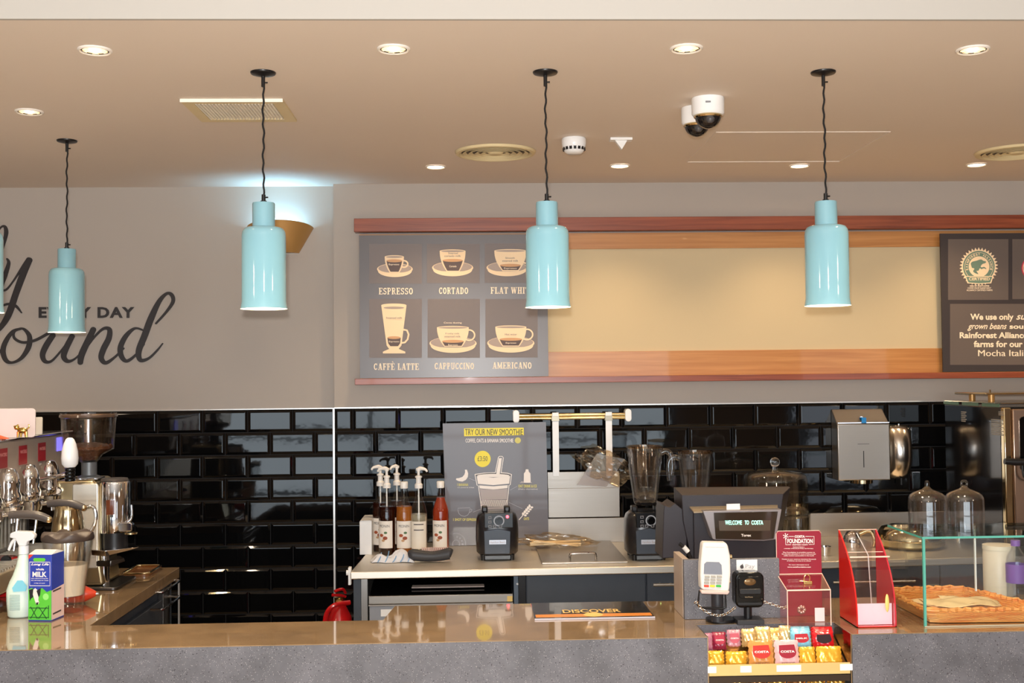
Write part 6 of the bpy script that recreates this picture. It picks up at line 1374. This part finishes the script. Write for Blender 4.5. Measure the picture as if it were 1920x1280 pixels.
for i, y_ in enumerate([W(u_, 900, X=xm+.065).y for u_ in (-12, 25, 62, 100)]):
    B().lathe([(.0001, 0), (.034, 0), (.040, .012), (.040, .03), (.034, .045), (.036, .07), (.030, .10), (.020, .118), (.0001, .122)], (xm+.05, y_, 1.235), 28).done('group_head', CH2, t, ang=50)
    B().tube([(xm-.10, y_, 1.24), (xm+.0, y_, 1.245), (xm+.06, y_, 1.25)], [.03, .03, .028], 16).done('group_arm', CH2, t)
    B().lathe([(.0001, -.03), (.026, -.03), (.031, -.012), (.033, 0), (.0001, .001)], (xm+.065, y_, 1.232), 28).cyl((xm+.065, y_-.012, 1.180), .005, .024, n=12).cyl((xm+.065, y_+.012, 1.180), .005, .024, n=12).done('filter_basket', CH2, t)
    if i in (0, 2):
        B().tube([(xm+.09, y_, 1.222), (xm+.115, y_, 1.224)], .007, 12).done('handle_neck', CH2, t)
        zs = 1.222; b = B().tube([(xm+.115, y_, zs), (xm+.15, y_-.002, zs+.002), (xm+.20, y_-.004, zs-.002), (xm+.235, y_-.006, zs-.014)], [.012, .0135, .0135, .0115], 14, smooth=5); b.done('portafilter_handle', mat('handle_charcoal', (72, 66, 64), .35, coat=.2), t)
        B().sph((xm+.236, y_-.006, zs-.0145), .0112, 14, 8).done('handle_cap', CHROMEW, t)
    B().tube([(xm+.03, y_+.07, 1.27), (xm+.05, y_+.075, 1.20), (xm+.04, y_+.07, 1.08)], .005, 10, smooth=4).done('steam_pipe', CH2, t)
pk = W(131, 848, X=-1.40)
B().lathe([(.0001, -.052), (.018, -.051), (.027, -.040), (.029, -.020), (.027, .005), (.021, .030), (.014, .046), (.008, .051), (.0001, .052)], (pk.x, pk.y, pk.z), 28).done('steam_knob', WHITEG, t)
b = B()
for k in range(4): b.lathe([(.0001, 0), (.017, 0), (.018, .004), (.017, .009), (.013, .010), (.0001, .0101)], (pk.x+.001, pk.y, pk.z-.100+k*.012), 20)
b.done('knob_bellows', BLACKG, t)
b = B().tube([(xm-.0, pk.y, pk.z-.10), (pk.x, pk.y, pk.z-.075)], .008, 12); b.done('steam_valve', CH2, t)
B().tube([(xm-.16, yB_-.30, 1.446), (xm-.16, yB_-.30, 1.474), (xm-.16, yB_-.05, 1.474), (xm-.16, yB_-.05, 1.446)], .005, 10).done('cup_rail', CHROMEW, t)
# things on top of the machine
yP1 = 3.92; a, b_, z0, z1 = rect(-60, 766, 66, 826, yP1)
PKW = mat('pinkish_white_board', (226, 208, 204), .4)
t = thing('white_sign', 'rounded blank white board standing on the espresso machine', 'sign', ((a+b_)/2, yP1, 1.4465))
B().rbox(a, b_, yP1, yP1+.006, 1.4465, z1, .012, 'y').done('board', PKW, t, bev=.001)
yP2 = 4.12; a, b_, z0, z1 = rect(30, 782, 79, 826, yP2)
t = thing('white_sign', 'smaller pale board standing behind the rounded white board', 'sign', ((a+b_)/2, yP2, 1.4465))
B().rbox(a, b_, yP2, yP2+.006, 1.4465, z1, .004, 'y').done('board', mat('grey_white_board', (196, 188, 176), .4), t, bev=.001)
GLD = mat('gold_ornament', (222, 190, 110), .15, 1)
p = W(42, 824, Y=3.86); t = thing('gold_ornament', 'small shiny gold ornament in front of the white board', 'ornament', (p.x, 3.86, 1.4465)); z = 1.4465
b = B().sph((p.x, 3.86, z+.026), (.017, .011, .010)); b.done('body', GLD, t)
for dx in (-.012, -.006, .008, .014): B().tube([(p.x+dx, 3.86+(.004 if dx in (-.006, .008) else -.004), z+.022), (p.x+dx*1.15, 3.86+(.004 if dx in (-.006, .008) else -.004), z+.0035)], [.005, .0035], 8).done('leg', GLD, t)
B().sph((p.x-.018, 3.858, z+.036), (.009, .008, .008)).sph((p.x-.025, 3.857, z+.040), .003).sph((p.x-.014, 3.857, z+.044), .003).done('head', GLD, t)
B().tube([(p.x+.015, 3.86, z+.03), (p.x+.022, 3.86, z+.038), (p.x+.02, 3.86, z+.046)], .0025, 8, smooth=3).done('tail', GLD, t)
p = W(5, 818, Y=3.86); t = thing('orange_cloth', 'folded orange-red cloth on the espresso machine top', 'cloth', (p.x-.02, 3.82, 1.4465))
B().loft([[(p.x-.08, 3.80, 1.447), (p.x+.035, 3.80, 1.447), (p.x+.035, 3.84, 1.447), (p.x-.08, 3.84, 1.447)], [(p.x-.08, 3.805, 1.464), (p.x+.005, 3.805, 1.460), (p.x+.0, 3.835, 1.460), (p.x-.08, 3.835, 1.466)]]).done('cloth_fold', mat('orange_fabric', (214, 92, 50), .85, bump=(80, .4)), t, bev=.004, seg=3)
# steel jug beneath the portafilters
pj2 = W(128, 985, Y=3.95); t = thing('steel_jug', 'tall polished steel jug behind the milk container', 'jug', (xm+.165, 3.95, 1.0))
t.location = (pj2.x, 3.95, ZT_); X0, Y0 = pj2.x, 3.95; bpy.context.view_layer.update(); zt = W(128, 946, Y=3.95).z
B().lathe([(.0001, ZT_+.001), (.054, ZT_+.001), (.056, ZT_+.01), (.056, zt-.10), (.050, zt-.05), (.043, zt-.02), (.046, zt), (.044, zt), (.041, zt-.02), (.054, zt-.10), (.0001, ZT_+.01)], (X0, Y0, 0), 40).done('jug_body', CHROMEW, t, ang=60)
B().tube([(X0+.046, Y0, zt-.012), (X0+.085, Y0, zt-.010), (X0+.090, Y0, zt-.06), (X0+.060, Y0, zt-.12)], .006, 10, smooth=5).done('handle', CHROME, t)
# ------------------------------------------------ grinder
Yg = 4.17; s1 = PX(Yg); GRB = mat('satin_chrome_warm', (214, 198, 160), .28, 1)
def gx(u): return W(u, 960, Y=Yg).x
def gz(v, u=160): return W(u, v, Y=Yg).z
t = thing('coffee_grinder', 'chrome coffee grinder with a clear bean hopper on the left counter', 'coffee grinder', (gx(170), Yg+.05, ZT_))
hx = gx(166); HG = thin_glass('hopper_plastic', (246, 243, 240), .03, 1, 1.4)
B().lathe([(.001, gz(866)), (.030, gz(866)), (.050, gz(852)), (.088, gz(842)), (.094, gz(790)), (.0975, gz(778)), (.0975, gz(774)), (.0935, gz(778)), (.090, gz(790)), (.085, gz(842)), (.048, gz(851)), (.028, gz(862)), (.001, gz(862))], (hx, Yg, 0), 48).done('hopper', HG, t, ang=60)
B().lathe([(.0001, gz(780)), (.092, gz(779)), (.099, gz(777)), (.100, gz(781)), (.093, gz(783)), (.0001, gz(783))], (hx, Yg, 0), 48).done('hopper_lid', mat('smoked_lid', (80, 62, 50), .2, coat=.4), t)
B().cyl((hx, Yg, gz(846)), .016, gz(786)-gz(846), n=24).done('hopper_tube', CHROME, t)
BEAN = mat('coffee_beans', (112, 66, 36), .35, coat=.3, noise=(120, .6), bump=(140, 1.0))
B().lathe([(.001, gz(864)), (.026, gz(862)), (.046, gz(850)), (.080, gz(841)), (.084, gz(836)), (.05, gz(832)), (.02, gz(829)), (.0001, gz(829))], (hx, Yg, 0), 40).done('coffee_beans', BEAN, t)
b = B(); random.seed(11)
for i in range(60):
    a_ = random.uniform(0, 2*PI); r_ = random.uniform(0, .076); b.sph((hx+r_*math.cos(a_), Yg+r_*math.sin(a_), gz(831)-r_*.13+random.uniform(0, .004)), (.0058, .0045, .0036), 8, 6)
o = b.done('loose_beans', BEAN, t); o['kind'] = 'stuff'
B().lathe([(.0001, gz(897)), (.040, gz(897)), (.040, gz(893)), (.027, gz(890)), (.027, gz(866)), (.0001, gz(866))], (hx+.002, Yg, 0), 32).done('hopper_neck', mat('neck_grey', (104, 106, 108), .4, .3), t)
B().box(gx(144), gx(192), Yg-.05, Yg+.03, gz(897), gz(894)).done('locking_plate', CHROME, t, bev=.001)
b = B(); xa, xb_ = gx(112), gx(196)
b.prism([(gx(116), gz(897)), (gx(186), gz(897)), (gx(196), gz(910)), (gx(200), gz(1050)), (gx(206), ZT_+.012), (gx(110), ZT_+.012), (gx(112), gz(930))], Yg-.065, Yg+.13, 'y').done('body', GRB, t, bev=.012, seg=4)
B().rbox(gx(148), gx(196), Yg-.072, Yg-.064, gz(1060), gz(903), .008, 'y').done('front_column', STEELB, t, bev=.004, seg=3)
B().cyl((gx(122), Yg-.075, gz(916)), .015, .012, axis='y', n=28).done('button_ring', CHROME, t); B().cyl((gx(122), Yg-.081, gz(916)), .009, .007, axis='y', n=24).done('button', mat('button_white', (226, 216, 206), .3), t)
dx_ = gx(218); 
B().lathe([(.0001, gz(996)), (.052, gz(996)), (.0535, gz(990)), (.0535, gz(905)), (.05, gz(901)), (.0001, gz(900))], (dx_, Yg-.02, 0), 48).done('doser_drum', CHROME, t, ang=50)
B().lathe([(.0001, gz(901)), (.049, gz(900)), (.045, gz(896)), (.0001, gz(895))], (dx_, Yg-.02, 0), 40).done('doser_lid', mat('doser_lid_grey', (84, 78, 74), .3, .3), t)
B().lathe([(.0538, gz(961)), (.0542, gz(961)), (.0542, gz(934)), (.0538, gz(934))], (dx_, Yg-.02, 0), 16, a0=R(-104), a1=R(-72)).done('doser_window', mat('window_brown', (104, 54, 34), .15, coat=.6), t)
B().tube([(gx(240), Yg-.05, gz(986)), (gx(246), Yg-.06, gz(978)), (gx(256), Yg-.06, gz(968)), (gx(256), Yg-.06, gz(944))], [.010, .008, .005, .004], 12, smooth=4).done('dosing_lever', CHROME, t)
B().rbox(gx(232), gx(258), Yg-.07, Yg-.04, gz(993), gz(976), .008, 'y').done('lever_block', CHROME, t, bev=.003)
B().cyl((gx(254), Yg-.055, gz(998)), .024, .006, n=28).done('tamper_disc', CHROMEW, t)
B().cyl((dx_, Yg-.02, gz(1024)), .046, gz(996)-gz(1024), n=32).done('outlet_chute', BLACKP, t)
B().loft([[(gx(186), Yg-.08, gz(1035)), (gx(216), Yg-.11, gz(1035)), (gx(256), Yg-.06, gz(1027)), (gx(240), Yg+.03, gz(1030)), (gx(190), Yg+.03, gz(1035))], [(gx(185), Yg-.085, gz(1024)), (gx(216), Yg-.12, gz(1024)), (gx(271), Yg-.065, gz(1022)), (gx(245), Yg+.04, gz(1022)), (gx(188), Yg+.04, gz(1024))]]).done('catch_tray', CHROME, t, bev=.002)
B().cyl((gx(200), Yg-.03, ZT_+.012), .02, gz(1036)-ZT_-.012, n=24).done('fork_stem', CHROME, t)
B().loft([[(gx(190), Yg-.07, gz(1056)), (gx(222), Yg-.09, gz(1056)), (gx(243), Yg-.05, gz(1049)), (gx(225), Yg, gz(1049)), (gx(192), Yg, gz(1056))], [(gx(190), Yg-.07, gz(1046)), (gx(222), Yg-.09, gz(1044)), (gx(240), Yg-.05, gz(1042)), (gx(225), Yg, gz(1042)), (gx(192), Yg, gz(1046))]]).done('portafilter_rest', STEELD, t, bev=.003)
B().rbox(gx(112), gx(236), Yg-.10, Yg+.14, ZT_+.0005, ZT_+.0115, .02, 'z').done('base_plate', STEELD, t, bev=.002)
# tamping mat
a = W(206, 1082, Z=ZT_); c = W(322, 1064, Z=ZT_)
t = thing('tamping_tray', 'chrome-rimmed brown tamping tray at the end of the left counter', 'tray', ((a.x+c.x)/2, (a.y+c.y)/2+.02, ZT_))
x0, x1, y0, y1 = a.x+.045, c.x-.035, a.y, yw0-.02
if x1 < x0: x0, x1 = x1, x0
B().rbox(x0, x1, y0, y1, ZT_+.0005, ZT_+.008, .02, 'z').done('mat', mat('mat_brown', (120, 78, 48), .25, coat=.3), t)
pts = []
for cx_2, cy_2, st in ((x1-.02, y1-.02, 0), (x0+.02, y1-.02, 90), (x0+.02, y0+.02, 180), (x1-.02, y0+.02, 270)):
    for k in range(5): a_ = R(st+22.5*k); pts.append((cx_2+.02*math.cos(a_), cy_2+.02*math.sin(a_), ZT_+.012))
B().tube(pts, .005, 10, closed=True).done('rim', CHROMEW, t)
# ================================================================ OVEN AT RIGHT
yo0, yo1 = 4.42, 4.98; xo = W(1884, 860, Y=yo0).x; zo = W(1884, 764, Y=yo0).z
OVS = mat('oven_side_dark', (46, 46, 50), .13, .75, coat=.4, noise=(4, .3))
t = thing('high_speed_oven', 'steel high-speed oven with dark polished side at the right edge', 'oven', (xo+.25, 4.7, ZT_))
B().box(xo, xo+.62, yo0+.03, yo1, ZT_+.045, zo).done('casing', OVS, t, bev=.003)
ff = B().box(xo+.0, xo+.03, yo0, yo0+.029, ZT_+.045, zo).done('corner_trim', CHROMEW, t, bev=.004)
dr = B().box(xo+.031, xo+.62, yo0-.01, yo0+.029, ZT_+.11, zo-.006).done('door', mat('oven_door_steel', (190, 160, 138), .2, .9), t, bev=.004)
o = B().rbox(xo+.055, xo+.5, yo0-.014, yo0-.0102, zo-.25, zo-.035, .02, 'y').done('door_window', BLACKG, t)
hz2 = W(1895, 866, Y=yo0-.06).z
B().tube([(xo-.03, yo0-.06, hz2+.003), (xo+.01, yo0-.062, hz2), (xo+.5, yo0-.062, hz2)], [.011, .014, .014], 16).done('door_handle', BLACKP, t)
B().box(xo+.02, xo+.03, yo0-.06, yo0-.010, hz2-.012, hz2+.012).done('handle_bracket', BLACKP, t, bev=.002)
B().tube([(xo+.05, yo0-.04, hz2), (xo+.052, yo0-.04, hz2-.05), (xo+.07, yo0-.04, hz2-.075), (xo+.10, yo0-.04, hz2-.08)], .004, 10, smooth=4).done('handle_loop', BLACKP, t)
for x_, y_ in ((xo+.03, yo0+.05), (xo+.03, yo1-.05), (xo+.5, yo0+.05)): B().cyl((x_, y_, ZT_+.0005), .016, .044, n=18).done('foot', CHROME, t)
for k in range(3): B().box(xo+.004, xo+.008, yo0+.05+k*.19, yo0+.20+k*.19, zo+.001, zo+.014).done('top_vent', mat('vent_green_grey', (84, 118, 92), .3), t)
B().box(xo, xo+.6, yo0+.02, yo1, zo+.0145, zo+.018).done('top_plate', CHROMEW, t)
RTG = mat('rating_print', (150, 146, 140), .5)
def side(name, u0, v0, u1, v1, rows):
    a = W(u0, v0, X=xo-.001); b2 = W(u1, v1, X=xo-.001); g = B()
    for i in range(rows):
        zt1 = a.z+(b2.z-a.z)*i/rows; zt2 = a.z+(b2.z-a.z)*(i+.6)/rows; g.box(xo-.0012, xo-.0002, min(a.y, b2.y)+(.01 if i % 2 else 0), max(a.y, b2.y), zt2, zt1)
    g.done(name, RTG, t)
side('rating_plate', 1858, 785, 1881, 818, 9); side('warning_label', 1802, 771, 1812, 792, 6); side('small_label', 1872, 771, 1882, 780, 3)
pz = W(1853, 745, Y=4.62)
t = thing('oven_top_tray', 'bronze-coloured flat lid on short legs resting on top of the oven', 'tray', (xo+.18, 4.7, zo+.018))
xt = W(1836, 737, Y=4.62).x; zt3 = W(1870, 737, Y=4.62).z
B().box(xt+.0, xt+.6, 4.56, 4.86, zt3-.004, zt3+.003).done('plate', CHROMEW, t, bev=.002)
for x_ in (xt+.05, xt+.30): 
    for y_ in (4.62, 4.80): B().cyl((x_, y_, zo+.0185), .013, zt3-zo-.0225, n=18).done('leg', BRZ, t)
B().cyl((xt+.045, 4.62, zt3+.003), .004, .012, n=10).done('stud', CHROMEW, t)
# pan and tap behind the case
pz = W(1750, 1042, Z=ZT_); PX0, PY0 = pz.x, 4.78
t = thing('steel_pan', 'wide polished steel pan behind the glass case', 'pan', (PX0, PY0, ZT_)); zp = W(1750, 982, Y=PY0).z; rr = .14
B().lathe([(.0001, ZT_+.001), (rr*.9, ZT_+.001), (rr*.98, ZT_+.012), (rr, ZT_+.028), (rr*.93, zp-.03), (rr*.78, zp-.008), (rr*.5, zp), (.0001, zp+.002)], (PX0, PY0, 0), 48).done('pan_body', CHROMEW, t, ang=50)
B().lathe([(rr*.985, ZT_+.010), (rr*1.03, ZT_+.014), (rr*1.03, ZT_+.034), (rr*.985, ZT_+.038)], (PX0, PY0, 0), 48).done('band', RAIL, t)
p = W(1641, 1040, Z=ZT_); t = thing('steel_canister', 'slim chrome canister with curved spout behind the red dispenser', 'canister', (p.x, 4.8, ZT_)); zc2 = W(1641, 995, Y=4.8).z
B().lathe([(.0001, ZT_+.001), (.036, ZT_+.001), (.038, ZT_+.02), (.034, zc2-.02), (.02, zc2), (.0001, zc2+.002)], (p.x-.02, 4.8, 0), 32).done('body', CHROME, t, ang=50)
B().tube([(p.x+.01, 4.79, zc2-.01), (p.x+.05, 4.78, zc2+.004), (p.x+.065, 4.77, zc2-.03), (p.x+.062, 4.77, zc2-.06)], [.010, .009, .007, .006], 12, smooth=5).done('spout', CHROMEW, t)
p = W(1549, 1042, Z=ZT_); t = thing('chrome_cup', 'small chrome cup on the steel worktop right of the donation card', 'cup', (p.x, p.y+.02, ZT_))
B().lathe([(.0001, .001), (.022, .001), (.026, .036), (.0235, .036), (.019, .006), (.0001, .006)], (p.x, p.y+.02, ZT_), 28).done('cup_body', CHROME, t)
